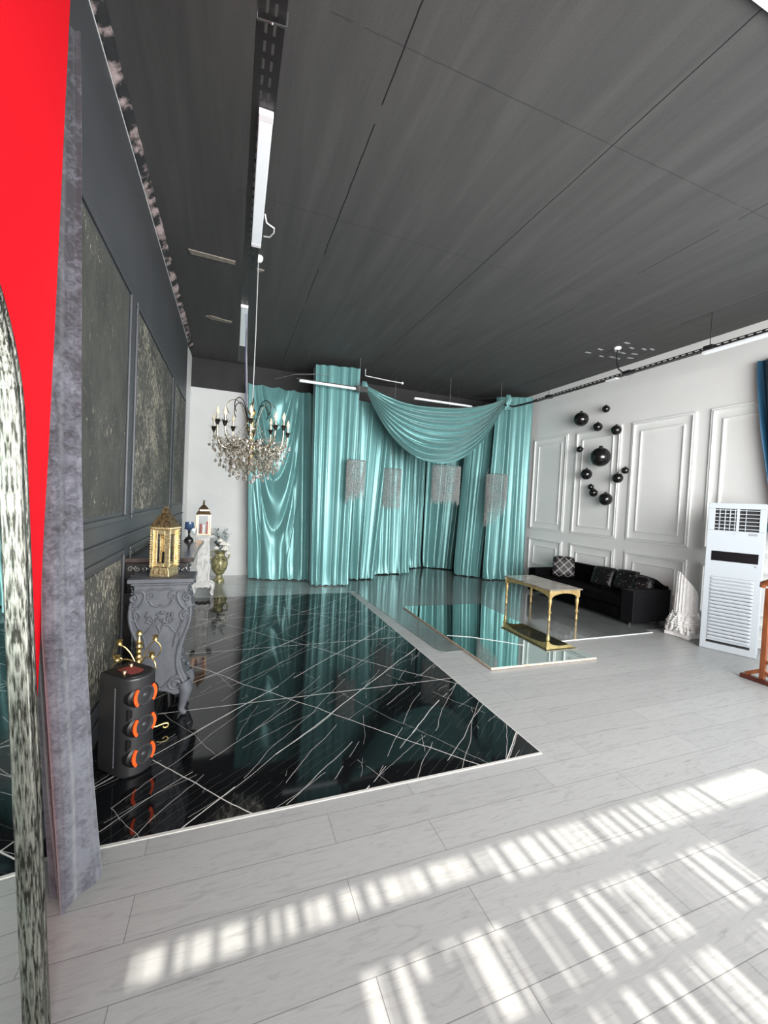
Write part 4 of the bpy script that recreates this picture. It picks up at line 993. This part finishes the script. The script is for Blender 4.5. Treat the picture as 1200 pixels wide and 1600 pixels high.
# ------------------------------------------------------------------ party speaker
spk = thing('party_speaker', 'tall black loudspeaker with three cones and orange arcs on the black floor', 'loudspeaker', (-.512, 2.66, .0045), radians(46))
HW, HH = .100, .555
def body_poly(s=1.0, fr=.142):
    pts = [(-HW*s, .11*s), (-HW*s, -.06)]
    for i in range(29): a = pi*(1-i/28); pts.append((HW*s*cos(a)*1.0, -.06-(fr-.06)*sin(a)*s))
    pts += [(HW*s, -.06), (HW*s, .11*s)]
    out = []
    for p in pts:
        if not out or (abs(out[-1][0]-p[0])+abs(out[-1][1]-p[1])) > 1e-5: out.append(p)
    return out
MB().prism(body_poly(), .0, HH, 'xy').build('cabinet', 'black_plastic', spk, bevel=.012, seg=3, smooth=30)
MB().prism(body_poly(.86, .142), HH-.004, HH+.004, 'xy').build('control_top', 'black_gloss_plastic', spk, bevel=.003)
MB().prism(body_poly(.4, .12), HH+.0035, HH+.0052, 'xy').build('printed_panel', 'red_print', spk)
for x_, y_ in ((-.05, -.03), (.03, .03)): MB().lathe([(.012, HH), (.012, HH+.018), (.008, HH+.022)], 14, Matrix.Translation((x_, y_, 0))).build('knob', 'copper', spk, smooth=True)
MB().box(-HW-.001, -HW+.003, -.035, -.031, .05, HH-.06).build('seam_strip', 'ac_badge', spk)
for i, z in enumerate((.108, .276, .444)):
    T = Matrix.Translation((.0, -.134, z)) @ Matrix.Rotation(pi/2, 4, 'X') @ Matrix.Scale(.72, 4)
    MB().lathe([(.132, -.055), (.128, -.01), (.110, .004), (.098, -.006), (.094, -.03)], 40, T, sx=1, sy=.72).build('surround', 'black_gloss_plastic', spk, smooth=35)
    w_ = MB().lathe([(.078, -.02), (.078, .008), (.072, .016), (.062, .016), (.056, .006), (.050, -.002), (.044, .004), (.030, -.008), (.027, .004), (.014, .016), (.0001, .018)], 40, T)
    w_.build('woofer_cone', 'cone', spk, smooth=True)
    for s_ in (-1, 1):
        ar = MB(); pts = []
        for k in range(13):
            a = lerp(-.78, .78, k/12); pts.append((s_*.096*cos(a)*1.0, .105*sin(a)*.92))
        inn = []
        for k in range(13):
            a = lerp(-.72, .72, k/12); inn.append((s_*.072*cos(a), .088*sin(a)*.92))
        vs = []
        for (a, b) in pts+inn: vs.append((a, b, .006))
        for (a, b) in pts+inn: vs.append((a, b, .016))
        fs = []
        for k in range(12): fs += [(k, k+1, 14+k, 13+k), (26+k, 39+k, 40+k, 27+k), (k, 26+k, 27+k, k+1), (13+k, 14+k, 40+k, 39+k)]
        fs += [(0, 13, 39, 26), (12, 38, 51, 25)]
        ar.add(vs, fs, T).build('orange_arc', 'orange', spk)
for z in (.192, .360):
    MB().prism([(-.088, -.032), (-.03, -.004), (.0, .0), (-.03, .004), (-.088, .032)], -.006, .004, 'xz', Matrix.Translation((0, -.118, z))).build('horn_recess', 'black_gloss_plastic', spk)
MB().box(-.08, .08, -.08, .09, -.0002, .0).build('foot_pad', 'black_plastic', spk)

# ------------------------------------------------------------------ gold floor candelabrum
cb = thing('candelabrum', 'gold floor candelabrum with curling arms and twisted feet behind the loudspeaker', 'candelabrum', (-.515, 2.93, .0045))
pf = [(.012, .08)]
z = .08
while z < .64: pf += [(.010, z+.005), (.018, z+.018), (.010, z+.031)]; z += .033
pf += [(.006, .66), (.018, .672), (.014, .69), (.001, .70)]
MB().lathe(pf, 14).build('stem', 'gold', cb, smooth=True)
for a, r_, zt in ((radians(175), .11, .615), (radians(215), .125, .545), (radians(5), .09, .63), (radians(-35), .10, .545), (radians(-80), .07, .47), (radians(95), .09, .56)):
    ca, sa = cos(a), sin(a)
    pts = [(p*ca, p*sa, q) for p, q in bez((.005, .45), (.03, .54), (r_*.7, zt), (r_, zt-.01), 10)+bez((r_, zt-.01), (r_+.04, zt-.03), (r_+.045, zt-.09), (r_+.005, zt-.115), 8)[1:]+bez((r_+.005, zt-.115), (r_-.02, zt-.12), (r_-.025, zt-.09), (r_-.008, zt-.088), 6)[1:]]
    a_ = MB().tube(pts, .0035, 6).build('arm', 'gold', cb, smooth=True)
    MB().lathe([(.004, zt-.012), (.017, zt), (.013, zt+.014), (.018, zt+.026), (.012, zt+.03)], 12, Matrix.Translation((r_*ca, r_*sa, 0))).build('candle_cup', 'gold', a_, smooth=True)
for a in (radians(12), radians(132), radians(252)):
    ca, sa = cos(a), sin(a); f2 = [(0, .09), (.05, .055), (.11, .05), (.155, .06)]+[(.165+.016*sin(q), .045+.016*cos(q)) for q in [i*.45 for i in range(1, 11)]]
    k = .0
    MB().tube([(p*ca, p*sa, max(.006, q)) for p, q in f2], [.006]*len(f2), 8).build('foot', 'gold', cb, smooth=True)
